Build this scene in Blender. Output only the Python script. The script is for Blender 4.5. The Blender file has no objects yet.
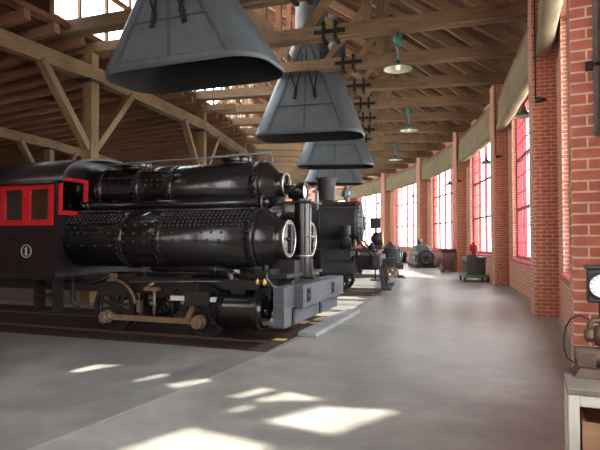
import bpy, bmesh, math, random
from mathutils import Vector, Matrix
random.seed(7)
C = bpy.context.scene.collection
R = math.radians
cos, sin, pi = math.cos, math.sin, math.pi

# ------------------------------------------------------------------ layout
CX, CY = -52.751, 29.846            # centre of the roundhouse (turntable)
STEP = 7.3846                     # degrees per stall
RW = 60.571                       # radius of the pilaster faces
PIL = lambda k: -32.849 + STEP * k        # near corner of pilaster k
TIE0 = -17.25                   # angle of the truss that carries the first lamp
RP, RP2, RIN = 50.1, 43.7, 37.2  # post lines and the inner wall

def pol(r, a, z=0.0):
    return Vector((CX + r * cos(R(a)), CY + r * sin(R(a)), z))

def frame_at(r, a, z=0.0, rot=0.0):
    """local x = radially outward, y = along the wall, z = up"""
    return Matrix.Translation(pol(r, a, z)) @ Matrix.Rotation(R(a + rot), 4, 'Z')

# ------------------------------------------------------------------ materials
def nodes(name):
    m = bpy.data.materials.new(name); m.use_nodes = True
    nt = m.node_tree
    return m, nt, nt.nodes['Principled BSDF']

def N(nt, kind, **kw):
    n = nt.nodes.new(kind)
    for k, v in kw.items():
        if k in n.inputs: n.inputs[k].default_value = v
        else: setattr(n, k, v)
    return n

def ramp(nt, stops):
    r = nt.nodes.new('ShaderNodeValToRGB')
    while len(r.color_ramp.elements) > 1: r.color_ramp.elements.remove(r.color_ramp.elements[0])
    for i, (p, c) in enumerate(stops):
        e = r.color_ramp.elements[0] if i == 0 else r.color_ramp.elements.new(p)
        e.position = p; e.color = (*c, 1) if len(c) == 3 else c
    return r

def plain(name, col, rough=0.5, metal=0.0, var=0.25, scale=6.0, bump=0.0, coat=0.0, spec=0.5, rvar=0.15):
    m, nt, b = nodes(name)
    tc = N(nt, 'ShaderNodeTexCoord')
    no = N(nt, 'ShaderNodeTexNoise', Scale=scale, Detail=6.0, Roughness=0.6)
    nt.links.new(tc.outputs['Object'], no.inputs['Vector'])
    lo = tuple(c * (1 - var) for c in col); hi = tuple(min(1, c * (1 + var)) for c in col)
    rp = ramp(nt, [(0.3, lo), (0.7, hi)])
    nt.links.new(no.outputs['Fac'], rp.inputs['Fac']); nt.links.new(rp.outputs['Color'], b.inputs['Base Color'])
    mr = N(nt, 'ShaderNodeMapRange'); mr.inputs['To Min'].default_value = max(0.03, rough - rvar); mr.inputs['To Max'].default_value = min(1, rough + rvar)
    nt.links.new(no.outputs['Fac'], mr.inputs['Value']); nt.links.new(mr.outputs['Result'], b.inputs['Roughness'])
    b.inputs['Metallic'].default_value = metal
    b.inputs['Specular IOR Level'].default_value = spec
    if coat:
        b.inputs['Coat Weight'].default_value = coat; b.inputs['Coat Roughness'].default_value = 0.08
    if bump:
        bp = N(nt, 'ShaderNodeBump', Strength=bump, Distance=0.02)
        nt.links.new(no.outputs['Fac'], bp.inputs['Height']); nt.links.new(bp.outputs['Normal'], b.inputs['Normal'])
    return m

def wood(name, dark, light, rough=0.7, stretch=(1.2, 16, 1), board=None):
    """grain runs along U"""
    m, nt, b = nodes(name)
    uv = N(nt, 'ShaderNodeUVMap')
    oi = N(nt, 'ShaderNodeObjectInfo')
    mp = N(nt, 'ShaderNodeMapping'); mp.inputs['Scale'].default_value = stretch
    nt.links.new(uv.outputs['UV'], mp.inputs['Vector'])
    no = N(nt, 'ShaderNodeTexNoise', Scale=1.6, Detail=8.0, Roughness=0.65)
    nt.links.new(mp.outputs['Vector'], no.inputs['Vector'])
    big = N(nt, 'ShaderNodeTexNoise', Scale=0.8, Detail=3.0)
    nt.links.new(uv.outputs['UV'], big.inputs['Vector'])
    ad = N(nt, 'ShaderNodeMath', operation='ADD'); nt.links.new(no.outputs['Fac'], ad.inputs[0]); nt.links.new(big.outputs['Fac'], ad.inputs[1])
    ha = N(nt, 'ShaderNodeMath', operation='MULTIPLY'); ha.inputs[1].default_value = 0.5
    nt.links.new(ad.outputs[0], ha.inputs[0])
    rp = ramp(nt, [(0.33, dark), (0.68, light)])
    nt.links.new(ha.outputs[0], rp.inputs['Fac'])
    last = rp.outputs['Color']
    if board:
        br = N(nt, 'ShaderNodeTexBrick'); br.inputs['Scale'].default_value = 1.0
        br.inputs['Brick Width'].default_value = 3.4; br.inputs['Row Height'].default_value = board
        br.inputs['Mortar Size'].default_value = 0.006; br.inputs['Color1'].default_value = (1, 1, 1, 1)
        br.inputs['Color2'].default_value = (0.62, 0.6, 0.58, 1); br.inputs['Mortar'].default_value = (0.15, 0.13, 0.12, 1)
        nt.links.new(uv.outputs['UV'], br.inputs['Vector'])
        mx = N(nt, 'ShaderNodeMix', data_type='RGBA', blend_type='MULTIPLY'); mx.inputs[0].default_value = 1.0
        nt.links.new(last, mx.inputs[6]); nt.links.new(br.outputs['Color'], mx.inputs[7]); last = mx.outputs[2]
    nt.links.new(last, b.inputs['Base Color'])
    b.inputs['Roughness'].default_value = rough
    bp = N(nt, 'ShaderNodeBump', Strength=0.35, Distance=0.01)
    nt.links.new(no.outputs['Fac'], bp.inputs['Height']); nt.links.new(bp.outputs['Normal'], b.inputs['Normal'])
    return m

def brick_mat():
    m, nt, b = nodes('red_brick')
    uv = N(nt, 'ShaderNodeUVMap')
    br = N(nt, 'ShaderNodeTexBrick'); br.offset = 0.5
    br.inputs['Scale'].default_value = 1.0
    br.inputs['Brick Width'].default_value = 0.216; br.inputs['Row Height'].default_value = 0.0775
    br.inputs['Mortar Size'].default_value = 0.0075; br.inputs['Mortar Smooth'].default_value = 0.2; br.inputs['Bias'].default_value = -0.1
    br.inputs['Color1'].default_value = (0.66, 0.25, 0.165, 1); br.inputs['Color2'].default_value = (0.56, 0.195, 0.125, 1)
    br.inputs['Mortar'].default_value = (0.90, 0.79, 0.56, 1)
    nt.links.new(uv.outputs['UV'], br.inputs['Vector'])
    no = N(nt, 'ShaderNodeTexNoise', Scale=9.0, Detail=6.0)
    nt.links.new(uv.outputs['UV'], no.inputs['Vector'])
    rp = ramp(nt, [(0.3, (0.8, 0.78, 0.78)), (0.7, (1.12, 1.12, 1.12))])
    nt.links.new(no.outputs['Fac'], rp.inputs['Fac'])
    mx = N(nt, 'ShaderNodeMix', data_type='RGBA', blend_type='MULTIPLY'); mx.inputs[0].default_value = 1.0
    nt.links.new(br.outputs['Color'], mx.inputs[6]); nt.links.new(rp.outputs['Color'], mx.inputs[7])
    nt.links.new(mx.outputs[2], b.inputs['Base Color'])
    b.inputs['Roughness'].default_value = 0.75
    bp = N(nt, 'ShaderNodeBump', Strength=0.5, Distance=0.006); bp.invert = True
    nt.links.new(br.outputs['Fac'], bp.inputs['Height']); nt.links.new(bp.outputs['Normal'], b.inputs['Normal'])
    return m

def concrete(name, lo, mid, hi, rough):
    m, nt, b = nodes(name)
    tc = N(nt, 'ShaderNodeTexCoord')
    a = N(nt, 'ShaderNodeTexNoise', Scale=0.55, Detail=9.0, Roughness=0.62); a.inputs['Distortion'].default_value = 0.6
    c = N(nt, 'ShaderNodeTexNoise', Scale=2.6, Detail=8.0, Roughness=0.7)
    for q in (a, c): nt.links.new(tc.outputs['Object'], q.inputs['Vector'])
    mx = N(nt, 'ShaderNodeMix', data_type='FLOAT'); mx.inputs[0].default_value = 0.45
    nt.links.new(a.outputs['Fac'], mx.inputs[2]); nt.links.new(c.outputs['Fac'], mx.inputs[3])
    rp = ramp(nt, [(0.37, lo), (0.5, mid), (0.63, hi)])
    nt.links.new(mx.outputs[0], rp.inputs['Fac']); nt.links.new(rp.outputs['Color'], b.inputs['Base Color'])
    mr = N(nt, 'ShaderNodeMapRange'); mr.inputs['From Min'].default_value = .35; mr.inputs['From Max'].default_value = .65
    mr.inputs['To Min'].default_value = rough - .1; mr.inputs['To Max'].default_value = rough + .12
    nt.links.new(mx.outputs[0], mr.inputs['Value']); nt.links.new(mr.outputs['Result'], b.inputs['Roughness'])
    bp = N(nt, 'ShaderNodeBump', Strength=0.12, Distance=0.01)
    nt.links.new(c.outputs['Fac'], bp.inputs['Height']); nt.links.new(bp.outputs['Normal'], b.inputs['Normal'])
    return m

def glass_mat(name, tint, gloss=0.08):
    m = bpy.data.materials.new(name); m.use_nodes = True
    nt = m.node_tree; nt.nodes.clear()
    o = N(nt, 'ShaderNodeOutputMaterial'); mx = N(nt, 'ShaderNodeMixShader'); mx.inputs[0].default_value = gloss
    t = N(nt, 'ShaderNodeBsdfTransparent'); t.inputs['Color'].default_value = (*tint, 1)
    g = N(nt, 'ShaderNodeBsdfGlossy'); g.inputs['Roughness'].default_value = 0.03
    nt.links.new(t.outputs[0], mx.inputs[1]); nt.links.new(g.outputs[0], mx.inputs[2]); nt.links.new(mx.outputs[0], o.inputs['Surface'])
    return m

def milky_mat():
    m = bpy.data.materials.new('sun_diffusing_glass'); m.use_nodes = True
    nt = m.node_tree; nt.nodes.clear()
    o = N(nt, 'ShaderNodeOutputMaterial'); t = N(nt, 'ShaderNodeBsdfTranslucent'); t.inputs['Color'].default_value = (0.9, 0.88, 0.84, 1)
    d = N(nt, 'ShaderNodeBsdfTransparent'); d.inputs['Color'].default_value = (.9, .9, .9, 1)
    g = N(nt, 'ShaderNodeBsdfGlossy'); g.inputs['Roughness'].default_value = 0.2
    mx = N(nt, 'ShaderNodeMixShader'); mx.inputs[0].default_value = 0.06
    nt.links.new(t.outputs[0], mx.inputs[1]); nt.links.new(g.outputs[0], mx.inputs[2]); nt.links.new(mx.outputs[0], o.inputs['Surface'])
    return m

def emit_mat(name, col, s):
    m = bpy.data.materials.new(name); m.use_nodes = True
    nt = m.node_tree; nt.nodes.clear()
    o = N(nt, 'ShaderNodeOutputMaterial'); e = N(nt, 'ShaderNodeEmission'); e.inputs['Color'].default_value = (*col, 1); e.inputs['Strength'].default_value = s
    nt.links.new(e.outputs[0], o.inputs['Surface'])
    return m

M = dict(
    brick=brick_mat(),
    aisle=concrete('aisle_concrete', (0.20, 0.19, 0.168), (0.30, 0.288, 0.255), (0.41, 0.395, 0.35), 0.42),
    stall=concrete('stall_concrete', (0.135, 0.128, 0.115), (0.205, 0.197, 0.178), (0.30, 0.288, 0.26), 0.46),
    joint=plain('joint_mortar', (0.42, 0.40, 0.37), 0.7),
    timber=wood('old_timber', (0.115, 0.066, 0.034), (0.37, 0.245, 0.125)),
    timber_red=wood('reddish_timber', (0.16, 0.072, 0.04), (0.42, 0.215, 0.115)),
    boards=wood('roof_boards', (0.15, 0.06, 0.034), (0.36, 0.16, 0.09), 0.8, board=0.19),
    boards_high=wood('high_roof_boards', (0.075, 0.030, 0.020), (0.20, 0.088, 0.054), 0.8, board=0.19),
    timber_dark=wood('dark_rafter_timber', (0.09, 0.043, 0.025), (0.25, 0.13, 0.072)),
    planks=wood('pit_planks', (0.040, 0.020, 0.014), (0.12, 0.062, 0.045), 0.75, board=0.24),
    grey_timber=wood('weathered_beam', (0.055, 0.06, 0.068), (0.145, 0.15, 0.165), 0.7),
    crate=wood('crate_wood', (0.36, 0.20, 0.10), (0.62, 0.42, 0.25), 0.65),
    black=plain('black_gloss_paint', (0.013, 0.0115, 0.0115), 0.2, var=0.2, scale=5, bump=0.02, spec=0.6, rvar=0.06),
    black_dull=plain('dull_black_iron', (0.016, 0.014, 0.013), 0.55, var=0.4, scale=12, bump=0.1),
    cabblack=plain('cab_black_paint', (0.015, 0.012, 0.013), 0.32, var=0.3, scale=4),
    boiler=plain('sooty_boiler_iron', (0.03, 0.028, 0.03), 0.5, var=0.35, scale=5, bump=0.05),
    iron=plain('iron_plates', (0.025, 0.024, 0.025), 0.5, metal=0.4),
    steel=plain('worn_steel', (0.42, 0.40, 0.37), 0.32, metal=0.9),
    tyre=plain('rusty_brown_steel', (0.22, 0.145, 0.095), 0.5, metal=0.35, scale=14),
    rod=plain('oily_brown_rod', (0.33, 0.235, 0.15), 0.42, metal=0.45, scale=14),
    brass=plain('brass', (0.72, 0.46, 0.16), 0.3, metal=0.9),
    rail=plain('rail_steel', (0.16, 0.12, 0.10), 0.45, metal=0.6),
    red=plain('red_gloss_paint', (0.52, 0.012, 0.02), 0.4, var=0.12),
    redframe=plain('faded_red_sash', (0.45, 0.045, 0.06), 0.5, var=0.15),
    darkbar=plain('dark_red_transom', (0.16, 0.035, 0.04), 0.5),
    white=plain('white_paint', (0.75, 0.75, 0.74), 0.45, var=0.06),
    cream=plain('cream_enamel', (0.66, 0.66, 0.55), 0.45, var=0.10),
    hood=plain('blue_grey_sheet_iron', (0.115, 0.135, 0.15), 0.45, var=0.18, scale=3, bump=0.04, metal=0.0),
    seam=plain('dark_riveted_seam', (0.07, 0.08, 0.09), 0.5),
    hoodin=plain('dark_hood_inside', (0.02, 0.02, 0.02), 0.8),  # inner face of the hoods, near-black against the outer sheet
    canvas=plain('tan_canvas', (0.31, 0.255, 0.145), 0.85, var=0.22, scale=2.2),
    green=plain('green_enamel', (0.06, 0.20, 0.165), 0.3),
    enamel=plain('cream_enamel_shade', (0.80, 0.79, 0.62), 0.4, var=0.05),
    galv=plain('galvanised_conduit', (0.22, 0.26, 0.26), 0.45, metal=0.5),
    yellow=plain('yellow_floor_paint', (0.72, 0.55, 0.10), 0.6),
    slab=concrete('kerb_concrete', (0.22, 0.21, 0.20), (0.32, 0.31, 0.30), (0.42, 0.41, 0.40), 0.6),
    standtop=plain('brown_stained_top', (0.20, 0.165, 0.13), 0.6),
    rust=plain('rusty_casting', (0.11, 0.07, 0.045), 0.65, metal=0.3, bump=0.2, scale=20),
    machine=plain('grey_green_machine', (0.085, 0.09, 0.082), 0.5),
    greenpaint=plain('green_machine_paint', (0.10, 0.26, 0.16), 0.5),
    maroon=plain('dark_maroon_paint', (0.09, 0.02, 0.022), 0.45),
    glass=glass_mat('window_glass', (0.96, 0.97, 0.97), 0.06),
    cabglass=glass_mat('cab_glass', (0.92, 0.93, 0.92), 0.10),
    milky=milky_mat(),
    lens=plain('lamp_lens', (0.92, 0.92, 0.92), 0.3, var=0.03),
    bulb=emit_mat('lit_bulb', (1.0, 0.93, 0.72), 1.0),
    ground=plain('bright_gravel', (0.55, 0.54, 0.50), 0.9),
)

# ------------------------------------------------------------------ mesh builder
class MB:
    def __init__(s, X=None):
        s.bm = bmesh.new(); s.uv = s.bm.loops.layers.uv.new('UVMap'); s.X = X or Matrix.Identity(4); s.mi = 0
    def v(s, p): return s.bm.verts.new(s.X @ Vector(p))
    def face(s, vs, uvs=None, smooth=False):
        try: f = s.bm.faces.new(vs)
        except ValueError: return None
        f.smooth = smooth; f.material_index = s.mi
        if uvs is None:
            f.normal_update(); n = f.normal
            if abs(n.z) > 0.8:
                for l in f.loops: l[s.uv].uv = (l.vert.co.x, l.vert.co.y)
            else:
                t = Vector((-n.y, n.x, 0)).normalized()
                for l in f.loops: l[s.uv].uv = (l.vert.co.dot(t), l.vert.co.z)
        else:
            for l, q in zip(f.loops, uvs): l[s.uv].uv = q
        return f
    def hexa(s, P, uvf=None):
        """8 points: bottom 4 (ccw), top 4"""
        V = [s.v(p) for p in P]
        for q in ((3, 2, 1, 0), (4, 5, 6, 7), (0, 1, 5, 4), (1, 2, 6, 5), (2, 3, 7, 6), (3, 0, 4, 7)):
            s.face([V[i] for i in q])
        return s
    def box(s, x0, x1, y0, y1, z0, z1):
        return s.hexa([(x0, y0, z0), (x1, y0, z0), (x1, y1, z0), (x0, y1, z0), (x0, y0, z1), (x1, y0, z1), (x1, y1, z1), (x0, y1, z1)])
    def beam(s, a, b, w, h, up=(0, 0, 1), ext=0.0):
        """square timber from a to b, UV along the grain"""
        a, b = Vector(a), Vector(b); d = (b - a).normalized(); a = a - d * ext; b = b + d * ext
        u = Vector(up); sd = d.cross(u)
        if sd.length < 1e-4: sd = d.cross(Vector((1, 0, 0)))
        sd.normalize(); u = sd.cross(d).normalized(); L = (b - a).length
        o = random.uniform(0, 50)
        c = [(-w / 2, -h / 2), (w / 2, -h / 2), (w / 2, h / 2), (-w / 2, h / 2)]
        A = [s.v(a + sd * x + u * y) for x, y in c]; B = [s.v(b + sd * x + u * y) for x, y in c]
        for i in range(4):
            j = (i + 1) % 4; wd = w if i % 2 == 0 else h
            s.face([A[i], A[j], B[j], B[i]], [(o, o + i), (o, o + i + wd), (o + L, o + i + wd), (o + L, o + i)])
        s.face(A[::-1], [(o + x, o + y) for x, y in c][::-1]); s.face(B, [(o + x, o + y) for x, y in c])
        return s
    def ring(s, c, ax, r, n, ux=None):
        ax = Vector(ax).normalized(); u = Vector(ux) if ux else (Vector((0, 0, 1)) if abs(ax.z) < 0.9 else Vector((1, 0, 0)))
        u = (u - ax * u.dot(ax)).normalized(); w = ax.cross(u)
        return [s.v(Vector(c) + (u * cos(2 * pi * i / n) + w * sin(2 * pi * i / n)) * r) for i in range(n)]
    def loft(s, rings, cap0=True, cap1=True, smooth=True):
        n = len(rings[0])
        for a, b in zip(rings, rings[1:]):
            for i in range(n):
                j = (i + 1) % n; s.face([a[i], a[j], b[j], b[i]], smooth=smooth)
        if cap0: s.face(rings[0][::-1])
        if cap1: s.face(rings[-1])
        return s
    def cyl(s, a, b, r, r2=None, n=24, cap=True):
        ax = Vector(b) - Vector(a)
        return s.loft([s.ring(a, ax, r, n), s.ring(b, ax, r if r2 is None else r2, n)], cap, cap)
    def lathe(s, o, ax, prof, n=32, cap0=True, cap1=True):
        """prof: (distance along ax, radius); sharp steps by repeating points"""
        o, ax = Vector(o), Vector(ax).normalized(); prev = None
        for i in range(len(prof) - 1):
            s.loft([s.ring(o + ax * prof[i][0], ax, max(prof[i][1], 1e-4), n), s.ring(o + ax * prof[i + 1][0], ax, max(prof[i + 1][1], 1e-4), n)],
                   cap0 and i == 0, cap1 and i == len(prof) - 2)
        return s
    def smoothlathe(s, o, ax, prof, n=32, cap0=True, cap1=True):
        o, ax = Vector(o), Vector(ax).normalized()
        return s.loft([s.ring(o + ax * d, ax, max(r, 1e-4), n) for d, r in prof], cap0, cap1)
    def tube(s, pts, r, n=10, cap=True):
        P = [Vector(p) for p in pts]; rings = []; ref = None
        for i, p in enumerate(P):
            d = (P[min(i + 1, len(P) - 1)] - P[max(i - 1, 0)]).normalized()
            if ref is None: ref = Vector((0, 0, 1)) if abs(d.z) < 0.9 else Vector((1, 0, 0))
            ref = (ref - d * ref.dot(d)).normalized()
            rings.append(s.ring(p, d, r, n, ref))
        return s.loft(rings, cap, cap)
    def torus(s, c, ax, Rr, r, n=32, m=8, a0=0.0, a1=2 * pi):
        c, ax = Vector(c), Vector(ax).normalized()
        u = Vector((0, 0, 1)) if abs(ax.z) < 0.9 else Vector((1, 0, 0)); u = (u - ax * u.dot(ax)).normalized(); w = ax.cross(u)
        full = abs(a1 - a0 - 2 * pi) < 1e-6; rings = []
        for i in range(n + (0 if full else 1)):
            t = a0 + (a1 - a0) * i / n; d = u * cos(t) + w * sin(t); rings.append([s.v(c + d * (Rr + r * cos(2 * pi * j / m)) + ax * r * sin(2 * pi * j / m)) for j in range(m)])
        if full: rings.append(rings[0])
        for a, b in zip(rings, rings[1:]):
            for j in range(m): s.face([a[j], a[(j + 1) % m], b[(j + 1) % m], b[j]], smooth=True)
        if not full: s.face(rings[0]); s.face(rings[-1][::-1])
        return s
    def ball(s, c, r, n=12, m=8, sc=(1, 1, 1)):
        c = Vector(c); rings = []
        for j in range(1, m):
            t = pi * j / m
            rings.append([s.v(c + Vector((r * sin(t) * cos(2 * pi * i / n) * sc[0], r * sin(t) * sin(2 * pi * i / n) * sc[1], -r * cos(t) * sc[2]))) for i in range(n)])
        s.loft(rings, True, True); return s
    def rivet(s, p, nrm, r):
        p, nrm = Vector(p), Vector(nrm).normalized()
        a = s.ring(p - nrm * r * .3, nrm, r, 8); b = s.ring(p + nrm * r * .45, nrm, r * .78, 8); t = s.v(p + nrm * r * .8)
        for i in range(8):
            j = (i + 1) % 8; s.face([a[i], a[j], b[j], b[i]], smooth=True); s.face([b[i], b[j], t], smooth=True)
    def prism(s, pts, o, ux, uy, depth):
        """2D polygon in the (ux, uy) plane at o, extruded by depth along ux x uy"""
        o, ux, uy = Vector(o), Vector(ux), Vector(uy); n = ux.cross(uy)
        A = [s.v(o + ux * x + uy * y) for x, y in pts]; B = [s.v(o + ux * x + uy * y + n * depth) for x, y in pts]
        k = len(pts)
        s.face(A[::-1]); s.face(B)
        for i in range(k): s.face([A[i], A[(i + 1) % k], B[(i + 1) % k], B[i]])
        return s
    def build(s, name, mat, parent=None, bevel=0.0, smooth_angle=None):
        bmesh.ops.recalc_face_normals(s.bm, faces=s.bm.faces)
        me = bpy.data.meshes.new(name); s.bm.to_mesh(me); s.bm.free()
        for m in (mat if isinstance(mat, (list, tuple)) else [mat]): me.materials.append(m)
        o = bpy.data.objects.new(name, me); C.objects.link(o)
        if parent is not None: o.parent = parent
        if bevel:
            b = o.modifiers.new('bevel', 'BEVEL'); b.width = bevel; b.segments = 2; b.limit_method = 'ANGLE'; b.angle_limit = R(50)
        return o

def tag(o, label, cat, group=None):
    o['label'] = label; o['category'] = cat
    if group: o['group'] = group
    return o
def struct(o, label=None, cat=None):
    o['kind'] = 'structure'
    if label: o['label'] = label
    if cat: o['category'] = cat
    return o
def thing(name, label, cat, X, group=None):
    o = bpy.data.objects.new(name, None); C.objects.link(o); o.matrix_world = X; o.empty_display_size = .3
    return tag(o, label, cat, group)
def copy_tree(o, parent=None, X=None):
    c = o.copy(); C.objects.link(c)
    if parent is not None: c.parent = parent
    if X is not None: c.matrix_world = X
    for ch in [q for q in C.objects if q.parent == o]: copy_tree(ch, c)
    return c
def lab(o, t): o['label'] = t; return o

# ------------------------------------------------------------------ camera
cd = bpy.data.cameras.new('camera'); cam = bpy.data.objects.new('camera', cd); C.objects.link(cam)
cam.location = (0, 0, 1.6); cam.rotation_euler = (R(90) + math.atan(14.5 / 535), 0, 0)
cd.sensor_width = 36; cd.lens = 535 / 600 * 36; cd.clip_start = 0.05; cd.clip_end = 400
bpy.context.scene.camera = cam

# ------------------------------------------------------------------ locomotive frames
HEAD1 = -19.5
def frame_dir(p, ang): return Matrix.Translation(p) @ Matrix.Rotation(R(ang), 4, 'Z')
e1 = Vector((cos(R(HEAD1)), sin(R(HEAD1)), 0)); n1 = Vector((-e1.y, e1.x, 0))
L1 = frame_dir(Vector((.33, 9.33, 0)) - .17 * e1, HEAD1)        # front face of the buffer beam, centre line, floor
L2 = frame_dir(pol(56.9, -13.7), -12.5)              # end of the second pit
L3 = frame_dir(pol(56.7, -6.6), -6.0)
PITS = [(L1, -0.04, 1.86), (L2, 0.0, 1.28), (L3, 0.95, 1.25), (frame_dir(pol(56.7, .8), .8), 0, 1.25)]

# ------------------------------------------------------------------ floor with pits
A_LO, A_HI = -64, 50
def sector(mb, r0, r1, z0, z1, a0=A_LO, a1=A_HI, st=1.0):
    n = int(round((a1 - a0) / st))
    for i in range(n):
        a, b = a0 + st * i, a0 + st * (i + 1)
        mb.hexa([tuple(pol(r0, a, z0)), tuple(pol(r1, a, z0)), tuple(pol(r1, b, z0)), tuple(pol(r0, b, z0)),
                 tuple(pol(r0, a, z1)), tuple(pol(r1, a, z1)), tuple(pol(r1, b, z1)), tuple(pol(r0, b, z1))])
mb = MB()
def ring_slab(mb, r0, r1, z0, z1):
    rows = []
    for i in range(115):
        a = A_LO + (A_HI - A_LO) * i / 114
        rows.append([mb.v(pol(r0, a, z0)), mb.v(pol(r1, a, z0)), mb.v(pol(r1, a, z1)), mb.v(pol(r0, a, z1))])
    for p, q in zip(rows, rows[1:]):
        for j in range(4): mb.face([p[j], p[(j + 1) % 4], q[(j + 1) % 4], q[j]])
    mb.face(rows[0]); mb.face(rows[-1][::-1])
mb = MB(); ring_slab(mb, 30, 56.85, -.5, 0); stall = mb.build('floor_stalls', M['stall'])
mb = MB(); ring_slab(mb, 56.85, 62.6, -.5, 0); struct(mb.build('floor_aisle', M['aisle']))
cut = MB()
for X, xe, hw in PITS:
    cut.X = X; cut.box(xe - 17, xe, -hw, hw, -.17, .4)
cutter = cut.build('cutter', M['stall'])
bo = stall.modifiers.new('pits', 'BOOLEAN'); bo.operation = 'DIFFERENCE'; bo.object = cutter; bo.solver = 'EXACT'
dg = bpy.context.evaluated_depsgraph_get(); dg.update()
newme = bpy.data.meshes.new_from_object(stall.evaluated_get(dg))
stall.modifiers.clear(); stall.data = newme
bpy.data.objects.remove(cutter); struct(stall)
# the front ends of pits run a little past the joint: aisle slab starts at 56.85
mb = MB(); ring = []
for i in range(140):
    a = -40 + .5 * i; ring.append((mb.v(pol(56.835, a, .003)), mb.v(pol(56.865, a, .003))))
for p, q in zip(ring, ring[1:]): mb.face([p[0], p[1], q[1], q[0]])
struct(mb.build('floor_joint', M['joint']))
for i, (X, xe, hw) in enumerate(PITS):
    mb = MB(X)
    ny = 12; w = 2 * hw / ny
    for j in range(ny):
        y0 = -hw + j * w
        o = random.uniform(0, 20)
        mb.beam((xe - 16.9, y0 + w / 2, -.13 + random.uniform(-.004, .004)), (xe - .01, y0 + w / 2, -.13), w - .012, .05)
    mb.beam((xe - .16, -hw + .02, -.075), (xe - .16, hw - .02, -.075), .3, .15)
    struct(mb.build('floor_planks_%d' % (i + 1), M['planks']))
    mb = MB(X)
    for sy in (-.72, .72):
        mb.box(xe - 16.9, xe - .32, sy - .034, sy + .034, -.105, -.07)
    struct(mb.build('floor_rails_%d' % (i + 1), M['rail']))
    mb = MB(X)
    for y0 in ((-.98, -.82), (.82, .98)):
        mb.box(xe - .26, xe - .06, y0[0], y0[1], .0, .004)
    struct(mb.build('floor_marking_%d' % (i + 1), M['yellow']))
# ground outside
mb = MB(); mb.box(-130, 130, -130, 130, -.7, -.55); struct(mb.build('ground_outside', M['ground']))

# ------------------------------------------------------------------ outer wall
K0, K1 = -4, 10
PW, PD = 0.80, 0.46
ZT = 7.05; SILL, WTOP = 0.98, 5.75
WW = 4.9
bays = []
mb = MB()
for k in range(K0, K1 + 1):
    a = PIL(k)
    mb.X = frame_at(RW, a)
    mb.box(0, PD + .45, 0, PW, 0, ZT)
for k in range(K0, K1):
    p0 = pol(RW + PD, PIL(k)); p1 = pol(RW + PD, PIL(k + 1))
    d = (p1 - p0); Lb = d.length; d.normalize(); nrm = Vector((d.y, -d.x, 0))
    X = Matrix((( nrm.x, d.x, 0, p0.x), (nrm.y, d.y, 0, p0.y), (0, 0, 1, 0), (0, 0, 0, 1)))
    y0 = PW - .05; y1 = Lb + .02; m = (PW + Lb) / 2; w0, w1 = m - WW / 2, m + WW / 2
    mb.X = X
    mb.box(0, .42, y0, y1, 0, SILL)
    mb.box(0, .42, y0, w0, SILL, ZT); mb.box(0, .42, w1, y1, SILL, ZT)
    mb.box(0, .42, w0, w1, WTOP, ZT)
    bays.append((k, X, w0, w1, Lb))
struct(mb.build('wall_outer', M['brick']))
# light mortar strip at the foot of the wall
mb = MB()
for k, X, w0, w1, Lb in bays:
    mb.X = X; mb.box(-.05, 0, PW, Lb, 0, .02)
struct(mb.build('baseboard_outer', M['joint']))

# ------------------------------------------------------------------ windows of the outer wall
def make_window(w, h, name):
    f = MB(); D = .07
    def bar(y0, y1, z0, z1, d0=-.06, d1=.06): f.box(d0, d1, y0, y1, z0, z1)
    bar(0, .09, 0, h); bar(w - .09, w, 0, h); bar(.09, w - .09, 0, .11); bar(.09, w - .09, h - .1, h)
    nc = 4
    for i in range(1, nc):
        y = w * i / nc; bar(y - .055, y + .055, .11, h - .1, -.055, .055)
    fr = f.build(name, M['redframe'])
    t = MB()
    for i in range(nc):
        ya = w * i / nc + (.09 if i == 0 else .055); yb = w * (i + 1) / nc - (.09 if i == nc - 1 else .055)
        for j in (1, 2):
            z = h * j / 3; t.box(-.05, .05, ya, yb, z - .035, z + .035)
    tr = t.build('transom', M['darkbar'], fr)
    q = MB()
    for i in range(nc):
        ya = w * i / nc + .055; yb = w * (i + 1) / nc - .055; ym = (ya + yb) / 2
        for j in range(3):
            za = h * j / 3 + (.11 if j == 0 else .035); zb = h * (j + 1) / 3 - (.1 if j == 2 else .035)
            q.box(-.018, .018, ym - .012, ym + .012, za, zb)
            for u in (1, 2):
                z = h * j / 3 + h / 3 * u / 3
                q.box(-.016, .016, ya, ym - .012, z - .011, z + .011); q.box(-.016, .016, ym + .012, yb, z - .011, z + .011)
    q.build('muntin', M['redframe'], fr)
    g = MB(); g.box(-.004, .004, .05, w - .05, .06, h - .05); g.build('glass', M['glass'], fr)
    return fr
win = make_window(WW, WTOP - SILL, 'window_1'); struct(win)
NOSUN = []
for i, (k, X, w0, w1, Lb) in enumerate(bays):
    T = X @ Matrix.Translation((.2, w0, SILL))
    o = win if i == 0 else copy_tree(win, None, T); o.matrix_world = T
    o.name = 'window_%d' % (i + 1)
    s = MB(X); s.hexa([(-.05, w0 - .1, SILL - .09), (.14, w0 - .1, SILL - .09), (.14, w1 + .1, SILL - .09), (-.05, w1 + .1, SILL - .09),
                       (-.05, w0 - .1, SILL - .02), (.14, w0 - .1, SILL + .03), (.14, w1 + .1, SILL + .03), (-.05, w1 + .1, SILL - .02)])
    struct(s.build('trim_%d' % (i + 1), M['redframe']))

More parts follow.
